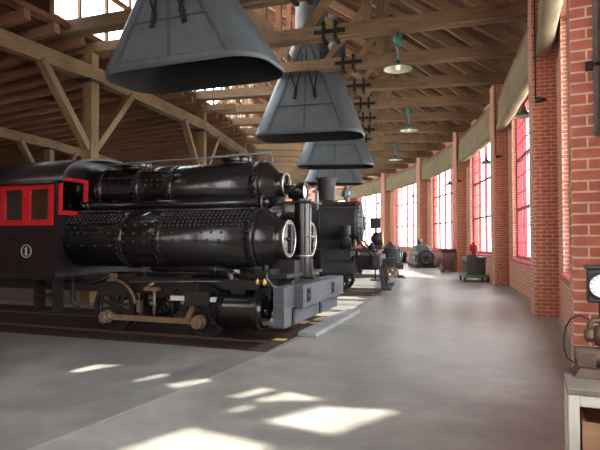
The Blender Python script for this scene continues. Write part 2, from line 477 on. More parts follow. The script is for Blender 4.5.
# canvas blinds rolled under the wall plate
BLIND_LABEL = {0: 'tan canvas blind over the window behind the brick corner', 1: 'tan canvas blind above the tall window between the two nearest brick pillars',
               2: 'long tan canvas blind above the window beside the green wall lamp', 3: 'tan canvas blind above the window behind the small green machine',
               4: 'tan canvas blind above the window behind the grey engine block', 5: 'tan canvas blind above the window left of the grey engine block',
               6: 'tan canvas blind above the far window beside the black smokebox front'}
for k, X, w0, w1, Lb in bays:
    if k < 1 or k > 7: continue
    mb = MB(X); y0, y1 = PW + .03, Lb - .13; x = -.22
    n = 28; top = []; bot = []
    rows = []
    for i in range(n + 1):
        y = y0 + (y1 - y0) * i / n
        w = .018 * sin(y * 4.1 + k) + .012 * sin(y * 9.7 + 2 * k)
        sag = -.05 * sin(pi * i / n) + .02 * sin(y * 3 + k)
        prof = [(-.30, 6.42), (-.335 + w, 6.2), (-.34 + w * 1.4, 5.85), (-.35 + w, 5.6 + sag), (-.385, 5.53 + sag), (-.395, 5.45 + sag), (-.36, 5.38 + sag),
                (-.27, 5.345 + sag), (-.17, 5.36 + sag), (-.10, 5.41 + sag), (-.07, 5.5 + sag), (-.075, 5.8), (-.075, 6.2), (-.10, 6.42)]
        rows.append([mb.v((px, y, pz)) for px, pz in prof])
    for a, b in zip(rows, rows[1:]):
        for j in range(len(a)):
            mb.face([a[j], a[(j + 1) % len(a)], b[(j + 1) % len(a)], b[j]], smooth=True)
    mb.face(rows[0]); mb.face(rows[-1][::-1])
    tag(mb.build('canvas_blind', M['canvas']), BLIND_LABEL.get(k, 'tan canvas blind of the farthest window hidden by engines'), 'blind', 'canvas blinds over the tall windows')

# ------------------------------------------------------------------ end walls and inner wall
mb = MB(); mb.X = frame_at(0, 0)
for a in (A_LO + 1, A_HI - 1):
    mb.X = frame_at(0, a); mb.box(32, 62, -.2, .2, 0, 14)
struct(mb.build('wall_ends', M['brick']))  # unseen end walls added so no light leaks into the cut-off ring
mb = MB(); sector(mb, RIN - .3, RIN, 0, 5.4, st=2.0)
struct(mb.build('wall_inner', M['boards']))

# ------------------------------------------------------------------ roofs
ROOF = lambda r: 7.18 + .6 * (61.6 - r)
LOW = lambda r: 6.42 - .1 * (RP - r)
def roof_mesh(r0, r1, zf, thick, a0, a1, st):
    mb = MB(); n = int((a1 - a0) / st)
    rows = []
    for i in range(n + 1):
        a = a0 + st * i
        rows.append([mb.v(pol(r0, a, zf(r0))), mb.v(pol(r1, a, zf(r1))), mb.v(pol(r1, a, zf(r1) + thick)), mb.v(pol(r0, a, zf(r0) + thick))])
    for i, (p, q) in enumerate(zip(rows, rows[1:])):
        u0, u1 = i * st * .96, (i + 1) * st * .96
        for j in range(4):
            f = mb.face([p[j], p[(j + 1) % 4], q[(j + 1) % 4], q[j]], [(u0, (0, r1 - r0, r1 - r0, 0)[j]), (u0, (r1 - r0, r1 - r0, 0, 0)[j]), (u1, (r1 - r0, r1 - r0, 0, 0)[j]), (u1, (0, r1 - r0, r1 - r0, 0)[j])])
    mb.face(rows[0]); mb.face(rows[-1][::-1])
    return mb
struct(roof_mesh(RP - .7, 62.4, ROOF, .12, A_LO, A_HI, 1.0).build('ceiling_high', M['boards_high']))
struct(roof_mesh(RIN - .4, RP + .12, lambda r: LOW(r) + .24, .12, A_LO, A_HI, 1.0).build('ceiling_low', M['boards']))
# rafters: one mesh per roof, the pattern of the ceiling
mb = MB(); a = -26.0
while a < 30:
    up = pol(1, a) - pol(0, a); nz = Vector((0, 0, 1))
    mb.beam(pol(RP, a, ROOF(RP) - .1), pol(61.3, a, ROOF(61.3) - .1), .11, .24); a += 1.05
struct(mb.build('ceiling_high_rafters', M['timber_dark']))
mb = MB(); a = -27.0
while a < 30:
    mb.beam(pol(RIN, a, LOW(RIN) + .12), pol(RP + .1, a, LOW(RP + .1) + .12), .16, .235); a += .95
struct(mb.build('ceiling_low_rafters', M['timber_red']))
# wall plate
mb = MB()
for k, X, w0, w1, Lb in bays:
    mb.X = X; mb.beam((-.15, -.1, 6.5), (-.15, Lb + .1, 6.5), .3, .16)
struct(mb.build('trim_wall_plate', M['timber_red']))

# ------------------------------------------------------------------ roof trusses
TZ = 6.75
def make_truss():
    t = MB(); y = 0.0
    # local x = radius - RP, y tangent
    for s in (-.10, .10):
        t.beam((-.35, s, TZ), (10.75, s, TZ), .15, .30)
    tie = t.build('tie_beam', M['timber'])
    k = MB(); k.beam((6.85, 0, TZ + .15), (6.85, 0, ROOF(RP + 6.85) - .2), .22, .20, (0, 1, 0)); k.build('king_post', M['timber'], tie)
    k = MB(); k.beam((10.5, 0, TZ + .18), (0.3, 0, ROOF(RP + .3) - .3), .20, .24); k.build('principal_rafter', M['timber'], tie)
    k = MB(); k.beam((5.3, 0, TZ + .15), (6.75, 0, TZ + 2.05), .16, .18); k.build('brace', M['timber'], tie)
    k = MB(); k.beam((9.6, 0, TZ + .15), (6.95, 0, TZ + 2.2), .16, .18); k.build('brace', M['timber'], tie)
    k = MB(); k.beam((2.6, 0, TZ + .15), (2.6, 0, ROOF(RP + 2.6) - .2), .20, .20, (0, 1, 0)); k.build('queen_post', M['timber_red'], tie)
    k = MB(); k.beam((4.2, 0, TZ + .15), (2.7, 0, TZ + 2.6), .16, .18); k.build('brace', M['timber'], tie)
    k = MB()
    for s in (-.185, .185):
        k.box(5.55, 6.35, s - .02, s + .02, TZ - .07, TZ + .03)
        for x in (5.8, 6.1): k.box(x - .04, x + .04, s - .03, s + .03, TZ - .2, TZ + .2)
    for x in (5.8, 6.1): k.box(x - .045, x + .045, -.22, .22, TZ - .215, TZ - .155); k.box(x - .045, x + .045, -.22, .22, TZ + .155, TZ + .215)
    k.build('splice_clamp', M['iron'], tie)
    return tie
tr = make_truss()
tie_angles = [TIE0 + STEP / 3 * i for i in range(-2, 16)]
for i, a in enumerate(tie_angles):
    o = tr if i == 0 else copy_tree(tr)
    o.name = 'roof_truss' if i == 0 else 'roof_truss.%03d' % i
    o.matrix_world = frame_at(RP, a)
    struct(o)

# posts and long girders
def post_line(r, angs, zg, gh, gw, pw, tall, nm):
    g = MB(); pts = [pol(r, a, zg + gh / 2) for a in angs]
    for p, q in zip(pts, pts[1:]): g.beam(p, q, gw, gh, ext=.02)
    struct(g.build('beam_' + nm, M['timber']))
    for i, a in enumerate(angs):
        X = frame_at(r, a)
        m = MB(X); m.beam((0, 0, 0), (0, 0, zg + .02), pw, pw, (0, 1, 0))
        p = m.build('timber_column', M['timber']); struct(p)
        if tall:
            m = MB(X); m.beam((0, 0, zg + gh), (0, 0, TZ - .15), pw * .95, pw * .9, (0, 1, 0)); m.build('column_head', M['timber'], p)
            m = MB(X); m.beam((-1.1, 0, TZ - .28), (1.3, 0, TZ - .28), .26, .24); m.build('bolster', M['timber'], p)
        for s in (-1, 1):
            m = MB(X); m.beam((0, s * .12, zg - 1.75), (0, s * 1.65, zg + .04), .17, .20, (1, 0, 0)); m.build('knee_brace', M['timber'], p)
        m = MB(X); m.box(-pw / 2 - .06, pw / 2 + .06, -.28, .28, zg - .06, zg - .001); m.build('cap_plate', M['iron'], p)
PA = [TIE0 + .8 - STEP / 3 + STEP * i for i in range(-1, 6)]
post_line(RP, PA, 5.66, .36, .28, .28, True, 'outer_girder')
post_line(RP2, PA, 5.2, .34, .28, .27, False, 'inner_girder')

# ------------------------------------------------------------------ clerestory over the outer girder
CZ0, CZ1 = 6.95, ROOF(RP) + .06
SUN_AZ, SUN_EL = -30.0, 54.0
sdir = Vector((cos(R(SUN_EL)) * cos(R(SUN_AZ)), cos(R(SUN_EL)) * sin(R(SUN_AZ)), -sin(R(SUN_EL))))
PATCH = [  # outlines of the floor sun patches, projected back to cut the shutter
    [(-.33, 4.77), (.18, 5.18), (.91, 5.04), (.24, 4.45)],
    [(-1.75, 3.75), (-1.38, 4.11), (-.95, 4.60), (-.21, 4.19), (-.75, 3.6)],
    [(-.76, 5.50), (-.41, 5.83), (-.28, 5.74), (-.60, 5.47)],
    [(-.53, 5.33), (-.13, 5.68), (.20, 5.40), (-.2, 5.36)],
    [(-.70, 5.06), (-.52, 5.22), (-.43, 5.19), (-.6, 5.02)],
    [(-3.02, 6.56), (-2.78, 6.93), (-2.28, 6.88), (-2.68, 6.50)],
    [(-1.93, 6.10), (-1.66, 6.47), (-1.54, 6.34), (-1.86, 6.08)],
    [(-1.49, 5.97), (-1.15, 6.20), (-1.0, 6.11), (-1.36, 5.80)],
]
ca = [a - 1.5 for a in [PA[0] - STEP] + PA + [PA[-1] + STEP]]
for i, (a, b) in enumerate(zip(ca, ca[1:])):
    p, q = pol(RP - .12, a, 0), pol(RP - .12, b, 0); d = q - p; Lc = d.length; d.normalize(); nr = Vector((d.y, -d.x, 0))
    X = Matrix(((nr.x, d.x, 0, p.x), (nr.y, d.y, 0, p.y), (0, 0, 1, 0), (0, 0, 0, 1)))
    sunny = a < -24.9 and b > -23.0 or (a <= -24.6 <= b)
    f = MB(X)
    f.box(-.06, .06, 0, .14, 6.62, CZ1); f.box(-.06, .06, Lc - .14, Lc, 6.62, CZ1); f.box(-.08, .08, .14, Lc - .14, 6.62, CZ0); f.box(-.06, .06, .14, Lc - .14, CZ1 - .3, CZ1)
    for z in (8.3, 9.8, 11.4): f.box(-.05, .05, .14, Lc - .14, z - .06, z + .06)
    for j in range(1, 6):
        y = Lc * j / 6
        for z0, z1 in ((CZ0, 8.24), (8.36, 9.74), (9.86, 11.34), (11.46, CZ1 - .3)): f.box(-.04, .04, y - .04, y + .04, z0, z1)
    if not (sunny or a < -22):
        fo = f.build('window_%d' % (20 + i), M['timber']); struct(fo)
        g = MB(X); g.box(-.006, .006, .1, Lc - .1, 9.80, CZ1 - .2); g.build('upper_glass', M['milky'] if a < -7 else M['glass'], fo)  # milky panes put in to keep direct sun off the floor
        g = MB(X); g.box(-.004, .004, .1, Lc - .1, CZ0 - .05, 9.78); g.build('clear_glass', M['glass'], fo)
        continue
    f.bm.free()
    # out-of-view bay: added plank shutter, holes cut to shape the sun patches
    s = MB(X); Xi = X.inverted()
    outer = [(0.0, 6.62), (Lc, 6.62), (Lc, CZ1), (0.0, CZ1)]
    bm = s.bm; edges = []
    def loop(pts):
        vs = [s.v((0, y, z)) for y, z in pts]
        for u, w in zip(vs, vs[1:] + vs[:1]): edges.append(bm.edges.new((u, w)))
    loop(outer)
    for poly in PATCH:
        pts = []
        for x, y in poly:
            o = Xi @ Vector((x, y, 0)); dd = Xi.to_3x3() @ sdir
            t = -o.x / dd.x; w = o + dd * t; pts.append((w.y, w.z))
        if all(.05 < y < Lc - .05 and 6.7 < z < CZ1 - .05 for y, z in pts): loop(pts)
        elif sunny: print('patch misses bay', i, [(round(y, 2), round(z, 2)) for y, z in pts], round(Lc, 2), round(CZ1, 2))
    bmesh.ops.triangle_fill(bm, use_beauty=True, use_dissolve=False, edges=edges)
    so = s.build('window_%d' % (20 + i), M['boards']); struct(so)  # added board that masks the sun, unseen, no glazing
    sm = so.modifiers.new('thick', 'SOLIDIFY'); sm.thickness = .03

# ------------------------------------------------------------------ smoke hoods over the tracks
def stadium(L, W, r, z, n=8):
    """rounded rectangle outline, long side along local x"""
    pts = []
    for cx, cy, a0 in ((L / 2 - r, W / 2 - r, 0), (-L / 2 + r, W / 2 - r, 90), (-L / 2 + r, -W / 2 + r, 180), (L / 2 - r, -W / 2 + r, 270)):
        for i in range(n): 
            t = R(a0 + 90 * i / (n - 1)); pts.append((cx + r * cos(t), cy + r * sin(t), z))
    return pts
HZ = 4.72
def make_hood(label, X, group, HT=3.0, XO=0.0, SZ=1.05):
    root = thing('smoke_hood', label, 'smoke hood', X, group)
    lv = [(3.35, 1.55, .55, 0.0), (3.35, 1.55, .55, .10), (1.02, .98, .488, HT)]
    m = MB(); outer = [[m.v((p[0] + XO * z / HT, p[1], p[2])) for p in stadium(L, W, r, z)] for L, W, r, z in lv]
    m.loft(outer, False, False, smooth=True)
    inner = [[m.v((p[0] + XO * z / HT, p[1], p[2])) for p in stadium(L - .05, W - .05, r - .02, z)] for L, W, r, z in lv]
    m.mi = 1
    for a, b in zip(inner, inner[1:]):
        k = len(a)
        for i in range(k): m.face([a[(i + 1) % k], a[i], b[i], b[(i + 1) % k]], smooth=True)
    m.mi = 0; k = len(outer[0])
    for i in range(k): m.face([outer[0][i], inner[0][i], inner[0][(i + 1) % k], outer[0][(i + 1) % k]])
    m.mi = 2     # seams and rivets
    def at(x, zz, side):           # point on the long flat face, x in -1..1 of the straight part
        t = (zz - .1) / (HT - .1); L = 3.35 + (1.02 - 3.35) * t; W = 1.55 + (.98 - 1.55) * t; r = .55 + (.488 - .55) * t
        return Vector((XO * zz / HT + x * (L / 2 - r), side * W / 2, zz))
    for side in (-1, 1):
        nn = Vector((0, side, .2)).normalized()
        for i in range(30): m.rivet(at(-1 + 2 * i / 29, .16, side), nn, .019)
        for i in range(26): m.rivet(at(-1 + 2 * i / 25, .85, side), nn, .019)
        for i in range(22): m.rivet(at(-1 + 2 * i / 21, 1.75, side), nn, .019)
        for u in (-1, 0, 1):
            for i in range(int(HT * 10)): m.rivet(at(u, .2 + i * .09, side), nn, .019)
        for zz in (.85, 1.75):
            a, b = at(-1, zz, side), at(1, zz, side); m.beam(a, b, .012, .06, nn)
        for u in (-1, 0, 1): m.beam(at(u, .12, side), at(u, HT - .1, side), .07, .012, nn)
    bmesh.ops.recalc_face_normals(m.bm, faces=[f for f in m.bm.faces if f.material_index != 1])
    m.build('hood_skirt', [M['hood'], M['hoodin'], M['seam']], root)
    p = MB(); p.cyl((XO, 0, HT - .04), (XO, 0, HT + 6.6), .46, n=32, cap=False); p.lathe((XO, 0, HT - .05), (0, 0, 1), [(0, .5), (.09, .5)], 32, False, False)
    p.lathe((XO, 0, HT + 2.2), (0, 0, 1), [(0, .475), (.06, .475)], 32, True, True)
    p.build('flue_pipe', M['hood'], root)
    for sx in (-.42, .42):
        for sd in (-1, 1):
            h = MB(); q = at(sx, SZ, sd) + Vector((0, sd * .02, 0))
            h.beam(q, at(sx, SZ + .3, sd) + Vector((0, sd * .03, 0)), .10, .03, (0, sd, .2))
            for zz in (SZ + .05, SZ + .14, SZ + .23): h.rivet(at(sx, zz, sd) + Vector((0, sd * .045, 0)), (0, sd, .2), .026)
            top = at(sx, SZ + .28, sd) + Vector((0, sd * .03, 0))
            h.tube([top, top + Vector((-.22, sd * .12, .75))], .022); h.tube([top, top + Vector((.22, sd * .12, .75))], .022)
            h.tube([top + Vector((-.22, sd * .12, .75)), top + Vector((-.22, sd * .12, 1.05))], .018, 6); h.tube([top + Vector((.22, sd * .12, .75)), top + Vector((.22, sd * .12, 1.05))], .018, 6)
            lab(h.build('hanger_strap', M['iron'], root), 'black forked hanger strap with bolts')
    return root
hood = None
HL = ['huge blue-grey riveted smoke hood nearest, above the riveted air tanks', 'tall dark smoke hood with round flue pipe above the black front engine headlight',
      'smoke hood just beyond the one with the visible flue pipe, above the smokebox', 'farthest smoke hood, low behind the other three']
for i, a in enumerate((-21.4, -14.05, -6.8, .7)):
    X = frame_at(54.7, a, HZ + (0.0 if i == 0 else .05))
    if i == 0: make_hood(HL[0], frame_at(54.6, a - .12, 4.60), 'smoke hoods above the tracks', 2.25, -.25, .72)
    elif hood is None: hood = make_hood(HL[i], X, 'smoke hoods above the tracks')
    else: o = copy_tree(hood, None, X); o['label'] = HL[i]

# ------------------------------------------------------------------ hanging lamps
def make_lamp(X, label):
    root = thing('pendant_lamp', label, 'lamp', X, 'enamel pendant lamps')
    m = MB(); m.smoothlathe((0, 0, 0), (0, 0, 1), [(.0, .335), (.012, .345), (.03, .335), (.075, .24), (.115, .12), (.15, .07), (.21, .06)], 32, False, True)
    m.mi = 1; m.smoothlathe((0, 0, 0), (0, 0, 1), [(.0, .335), (.022, .322), (.068, .23), (.105, .11)], 32, False, True)
    m.build('lamp_shade', [M['green'], M['enamel']], root)
    m = MB(); m.ball((0, 0, .045), .055, 12, 8, (1, 1, 1.1)); lab(m.build('bulb', M['bulb'], root), 'glowing bulb')
    m = MB(); m.tube([(0, 0, .2), (.0, 0, .42), (-.03, .0, .62), (-.01, 0, .76)], .028, 8); m.build('stem', M['galv'], root)
    m = MB(); m.smoothlathe((0, 0, .56), (0, 0, 1), [(0, .05), (.03, .10), (.16, .115), (.28, .10), (.31, .05)], 20); m.build('ballast_housing', M['green'], root)
    m = MB(); m.tube([(0, 0, .86), (0, 0, 1.02)], .02, 8); m.build('hook', M['iron'], root)
    return root
LL = ['nearest pendant lamp with cream enamel shade, in front of the largest roof beams', 'second pendant lamp from the front, half the size of the nearest',
      'third pendant lamp along the row, small under dense roof trusses', 'farthest tiny pendant lamp of the row, beside the dark smoke hoods']
lamp = None
for i in range(4):
    X = frame_at(57.7, TIE0 + STEP * i, 5.68)
    if lamp is None: lamp = make_lamp(X, LL[0])
    else: o = copy_tree(lamp, None, X); o['label'] = LL[i]

# ------------------------------------------------------------------ wall lamps, conduits on the pilasters
def make_wall_lamp(X, label):
    root = thing('wall_lamp', label, 'wall lamp', X, 'green gooseneck wall lamps')
    m = MB(); m.tube([(.2, 0, .3), (.0, 0, .42), (-.18, 0, .40), (-.26, 0, .28), (-.28, 0, .16)], .018, 8); m.build('gooseneck', M['iron'], root)
    m = MB(); m.smoothlathe((-.28, 0, .18), (0, 0, -1), [(0, .05), (.08, .07), (.15, .17), (.2, .2)], 24, True, False); m.mi = 1
    m.smoothlathe((-.28, 0, .17), (0, 0, -1), [(0, .03), (.08, .055), (.15, .155), (.2, .2)], 24, True, False); m.build('lamp_shade', [M['green'], M['enamel']], root)
    m = MB(); m.ball((-.28, 0, .02), .045, 10, 6); m.build('bulb', M['lens'], root)
    m = MB(); m.cyl((.2, 0, .3), (.24, 0, .3), .06, n=14); m.build('wall_plate', M['iron'], root)
    return root
WLL = {2: 'green gooseneck lamp past the second brick pillar, against the red window', 3: 'green gooseneck lamp beside the third brick pillar above the small machine',
       4: 'small dark gooseneck lamp beside the pillar with the maroon bin', 5: 'tiny gooseneck lamp beside the pillar behind the grey engine block', 6: 'tiny gooseneck lamp near the black smokebox stack'}
wl = None
for k in (2, 3, 4, 5, 6):
    q = pol(RW + PD, PIL(k)); q1 = pol(RW + PD, PIL(k + 1)); a = PIL(k) + (PW + .42) / RW * 180 / pi
    X = frame_at(RW + PD - .24, a, 4.45)
    if wl is None: wl = make_wall_lamp(X, WLL[k])
    else: o = copy_tree(wl, None, X); o['label'] = WLL[k]
CL = {2: 'thin vertical conduit with switch box on the second brick pillar', 3: 'thin conduit with switch box on the third brick pillar', 4: 'thin conduit with switch box on the pillar with the maroon bin'}
for k in (2, 3, 4):
    X = frame_at(RW, PIL(k))
    root = thing('conduit', CL[k], 'conduit', X @ Matrix.Translation((.0, 0, 4.4)))
    m = MB(); m.tube([(.06, -.03, .1), (.06, -.03, 2.6)], .014, 8); m.build('pipe', M['iron'], root)
    m = MB(); m.beam((.06, -.05, .08), (.15, -.05, .08), .09, .10); m.tube([(.15, -.05, .08), (.26, -.07, .08)], .03, 8); m.build('switch_box', M['iron'], root)
# conduit on the near brick corner
X = frame_at(RW, PIL(1))
root = thing('conduit', 'grey vertical pipe clamped to the nearest brick pillar', 'conduit', X @ Matrix.Translation((.165, -.03, 2.0)))
m = MB(); m.tube([(0, 0, .32), (0, 0, 3.9)], .022, 10); m.build('pipe', M['galv'], root)
m = MB(); m.torus((0, 0, .82), (0, 0, 1), .026, .012, 16, 6); m.box(-.07, -.02, -.01, .03, .79, .85); m.build('clamp', M['iron'], root)

# ------------------------------------------------------------------ locomotive with air tanks
loco = thing('locomotive', 'black riveted locomotive numbered 1 with twin air tanks and red cab windows', 'locomotive', L1)
def part(mb, name, mat, par=None, label=None, bevel=0):
    o = mb.build(name, mat, par or loco, bevel)
    if label: o['label'] = label
    return o
def tank(yc, zc, r, x0, x1, neck_r, neck_x, bands, rows, patch):
    m = MB()
    m.cyl((x0, yc, zc), (x1, yc, zc), r, n=48)
    ax = Vector((1, 0, 0))
    m.lathe((x0, yc, zc), ax, [(0, r + .012), (.12, r + .012)], 48)
    m.lathe((x1 - .12, yc, zc), ax, [(0, r + .016), (.14, r + .016)], 48)
    for b in bands: m.lathe((b - .07, yc, zc), ax, [(0, r + .012), (.14, r + .012)], 48)
    L = neck_x - x1
    m.smoothlathe((x1 + .02, yc, zc), ax, [(0, r), (.03, r * .99), (.06, r * .96), (L * .62, neck_r * 1.06), (L * .68, neck_r * 1.0), (L, neck_r)], 40)
    m.smoothlathe((x0, yc, zc), -ax, [(0, r), (.08, r * .95), (.18, r * .75), (.24, r * .4)], 32)
    # rivets
    ring_x = [x1 - .03, x1 - .09] + [b + d for b in bands for d in (-.045, .045)] + [x0 + .06]
    for x in ring_x:
        n = int(2 * pi * r / .085)
        for i in range(n):
            t = 2 * pi * i / n + (0 if ring_x.index(x) % 2 else pi / n); nn = Vector((0, sin(t), cos(t)))
            m.rivet(Vector((x, yc, zc)) + nn * (r + .012), nn, .023)
    for deg, xa, xb, st, rr in rows:
        t = R(deg); nn = Vector((0, -sin(t), cos(t))); x = xa
        while x < xb:
            m.rivet(Vector((x, yc, zc)) + nn * (r + .004), nn, rr * 1.5); x += st
    for da, db, xa, xb in patch:      # raised butt strap along the tank
        P = []
        for i in range(9):
            t = R(da + (db - da) * i / 8); nn = Vector((0, -sin(t), cos(t))); P.append(nn)
        A = [m.v(Vector((xa, yc, zc)) + nn * (r + .012)) for nn in P]; B = [m.v(Vector((xb, yc, zc)) + nn * (r + .012)) for nn in P]
        A0 = [m.v(Vector((xa, yc, zc)) + nn * (r - .01)) for nn in P]; B0 = [m.v(Vector((xb, yc, zc)) + nn * (r - .01)) for nn in P]
        for i in range(8):
            m.face([A[i], A[i + 1], B[i + 1], B[i]], smooth=True); m.face([A0[i], A0[i + 1], A[i + 1], A[i]]); m.face([B0[i], B0[i + 1], B[i + 1], B[i]])
        m.face([A[0], B[0], B0[0], A0[0]]); m.face([A[-1], B[-1], B0[-1], A0[-1]])
    return m
def cap(yc, zc, r, x, par):
    c = MB(); c.torus((x + .01, yc, zc), (1, 0, 0), r, .02, 40, 8); lab(c.build('manhole_ring', M['steel'], par), 'bright steel ring')
    c = MB(); c.cyl((x - .02, yc, zc), (x + .005, yc, zc), r - .015, n=32)
    for i in range(8):
        t = 2 * pi * i / 8; c.cyl((x + .005, yc + sin(t) * r * .75, zc + cos(t) * r * .75), (x + .025, yc + sin(t) * r * .75, zc + cos(t) * r * .75), .02, n=6)
    c.build('manhole_cover', M['black_dull'], par)
    c = MB(); c.beam((x + .03, yc, zc - r * .8), (x + .03, yc, zc + r * .8), .03, .05, (1, 0, 0)); c.beam((x + .035, yc - r * .5, zc), (x + .035, yc + r * .5, zc), .03, .04, (1, 0, 0)); c.cyl((x + .02, yc, zc), (x + .075, yc, zc), .04, n=12)
    c.build('locking_bar', M['black_dull'], par)
UZ, UR = 2.575, .43
up = part(tank(0.0, UZ, UR, -4.25, -.84, .215, -.45, (-3.35, -2.62), 
     [(d, -3.28, -2.72, .09, .016) for d in (18, 26, 34, 42)] + [(d, -4.1, -3.45, .10, .016) for d in (60, 100)] + [(d, -3.25, -2.72, .13, .016) for d in (70, 85)], [(12, 48, -3.3, -2.67)]), 'upper_air_tank', M['black'])
cap(0, UZ, .205, -.45, up)
LZ, LR = 1.61, .515
low_rows = [(d, -4.75, -3.3, .085, .017) for d in (30, 38, 46, 54)] + [(66, -4.7, -3.3, .17, .017), (78, -4.6, -3.3, .17, .017)] + \
           [(d, -2.35, -.72, .082, .018) for d in (28, 37, 46, 55, 63)] + [(78, -2.3, -.75, .19, .017), (92, -2.3, -.75, .22, .017)] + \
           [(d, -3.12, -2.5, .10, .016) for d in (22, 32, 42)] + [(d, -3.1, -2.5, .22, .017) for d in (62, 80, 96)] + [(104, -4.3, -3.3, .3, .017)]
near = part(tank(-.58, LZ, LR, -4.85, -.62, .315, -.18, (-3.2, -2.42), low_rows, [(18, 46, -3.14, -2.48)]), 'lower_air_tank', M['black'])
cap(-.58, LZ, .30, -.18, near)
far = part(tank(.58, LZ, LR, -4.85, -.62, .315, -.18, (-3.2, -2.42), [], []), 'lower_air_tank', M['black'])
cap(.58, LZ, .30, -.18, far)

# long pipe between the tanks
m = MB(); m.cyl((-4.4, -.60, 2.235), (-.60, -.60, 2.235), .082, n=20)
for x in (-4.25, -.66): m.lathe((x, -.60, 2.235), (1, 0, 0), [(0, .105), (.07, .105)], 20)
m.smoothlathe((-.60, -.60, 2.235), (1, 0, 0), [(0, .082), (.04, .07), (.07, .03)], 20)
dp = part(m, 'delivery_pipe', M['black'])
m = MB(); m.lathe((-.635, -.60, 2.235), (1, 0, 0), [(0, .112), (.025, .112)], 20); lab(m.build('pipe_collar', M['steel'], dp), 'bright steel collar')
m = MB(); m.cyl((-4.4, -.72, 2.12), (-.8, -.72, 2.12), .03, n=12); part(m, 'air_line', M['black'])
# hand rail along the top tank
m = MB(); m.tube([(-4.15, -.28, 2.99), (-4.05, -.30, 3.06), (-.62, -.28, 3.12), (-.6, -.27, 3.0), (-.62, -.25, 2.92)], .016, 8)
for x in (-3.1, -2.0, -1.0): m.tube([(x, -.24, UZ + .36), (x, -.29, 3.08 + (x + 4) * .016)], .012, 6)
part(m, 'handrail', M['galv'])
for x, nm in ((-1.42, 'manhole_dome'), (-3.62, 'manhole_dome')):
    m = MB(); m.lathe((x, 0, UZ + UR - .05), (0, 0, 1), [(0, .26), (.07, .24), (.07, .29), (.12, .29), (.12, .2), (.17, .17), (.17, .001)], 32)
    for i in range(12):
        t = 2 * pi * i / 12; m.cyl((x + .25 * cos(t), .25 * sin(t), UZ + UR + .06), (x + .25 * cos(t), .25 * sin(t), UZ + UR + .11), .02, n=6)
    part(m, nm, M['black'])
# saddles between the tanks
for x in (-3.9, -2.9, -1.9, -1.05):
    m = MB(); m.prism([(-.55, 1.98), (.55, 1.98), (.36, 2.36), (-.36, 2.36)], (x, 0, 0), (0, 1, 0), (0, 0, 1), .12); part(m, 'tank_saddle', M['black_dull'])

# cab
CXF, CXB, CW = -4.42, -7.2, 1.27
m = MB(); th = .04
ZB, ZE = .86, 2.66
wz0, wz1 = 1.86, 2.60; wx0, wx1 = -5.70, -4.46
for s in (-1, 1):
    a, b = (s * CW, s * (CW - th)); y0, y1 = min(a, b), max(a, b)
    m.box(CXB, CXF, y0, y1, ZB, wz0); m.box(CXB, wx0, y0, y1, wz0, wz1); m.box(wx1, CXF, y0, y1, wz0, wz1); m.box(CXB, CXF, y0, y1, wz1, ZE)
    fy0, fy1 = (-1.20, -.52) if s < 0 else (.52, 1.20)
    m.box(CXF - th, CXF, min(s * CW, s * 1.2), max(s * CW, s * 1.2), ZB, ZE); m.box(CXF - th, CXF, fy0, fy1, ZB, 2.06); m.box(CXF - th, CXF, fy0, fy1, 2.70, 2.76)
m.box(CXF - th, CXF, -.52, .52, ZB, 3.0); m.box(CXB, CXB + th, -CW, CW, ZB, 2.9)
# arched front gable
arch = lambda y: 2.68 + .50 * math.sqrt(max(0, 1 - (y / 1.42) ** 2)) 
for i in range(16):
    ya, yb = -CW + 2 * CW * i / 16, -CW + 2 * CW * (i + 1) / 16
    m.hexa([(CXF - th, ya, 2.66), (CXF, ya, 2.66), (CXF, yb, 2.66), (CXF - th, yb, 2.66), (CXF - th, ya, arch(ya) - .01), (CXF, ya, arch(ya) - .01), (CXF, yb, arch(yb) - .01), (CXF - th, yb, arch(yb) - .01)])
m.box(CXF - .015, CXF + .012, -CW - .012, -CW + .03, ZB, ZE)
m.box(CXB, CXF, -CW - .012, -CW + .005, ZB, ZB + .05)
m.box(CXB, CXF, -CW + .02, CW - .02, ZB + .02, ZB + .06)
cab = part(m, 'cab', M['cabblack'])
m = MB(); rows = []
for i in range(25):
    t = pi * i / 24; y = -1.42 * cos(t)
    y = max(-1.42, min(1.42, y)); z = 2.64 + .545 * sin(t) ** .8 if 0 < i < 24 else 2.64
    rows.append([m.v((CXB - .2, y, z)), m.v((CXF + .30, y, z)), m.v((CXF + .30, y * .98, z - .035)), m.v((CXB - .2, y * .98, z - .035))])
for a, b in zip(rows, rows[1:]):
    for j in range(4): m.face([a[j], a[(j + 1) % 4], b[(j + 1) % 4], b[j]], smooth=(j in (0, 2)))
m.face(rows[0]); m.face(rows[-1][::-1])
rf = m.build('cab_roof', M['cabblack'], cab)
m = MB(); m.tube([(CXB, -1.40, 2.63), (CXF + .1, -1.40, 2.63)], .03, 8); m.build('gutter', M['cabblack'], cab)
def sash(name, o, ux, uz, w, h, npane, par, dep=.05, fw=.10):
    m = MB(); o, ux, uz = Vector(o), Vector(ux), Vector(uz); nn = ux.cross(uz)
    def b(x0, x1, z0, z1): m.prism([(x0, z0), (x1, z0), (x1, z1), (x0, z1)], o - nn * dep / 2, ux, uz, dep)
    b(0, w, 0, fw); b(0, w, h - fw * .8, h); b(0, fw, fw, h - fw * .8); b(w - fw, w, fw, h - fw * .8)
    for i in range(1, npane): b(w * i / npane - fw * .9, w * i / npane + fw * .9, fw, h - fw * .8)
    f = m.build(name, M['red'], par)
    g = MB(); g.prism([(fw * .5, fw * .5), (w - fw * .5, fw * .5), (w - fw * .5, h - fw * .5), (fw * .5, h - fw * .5)], o - nn * .004, ux, uz, .008); g.build('pane', M['cabglass'], f)
    f['label'] = 'red window frame'; return f
sash('cab_window', (wx0, -CW - .012, wz0), (1, 0, 0), (0, 0, 1), wx1 - wx0, wz1 - wz0, 2, loco)
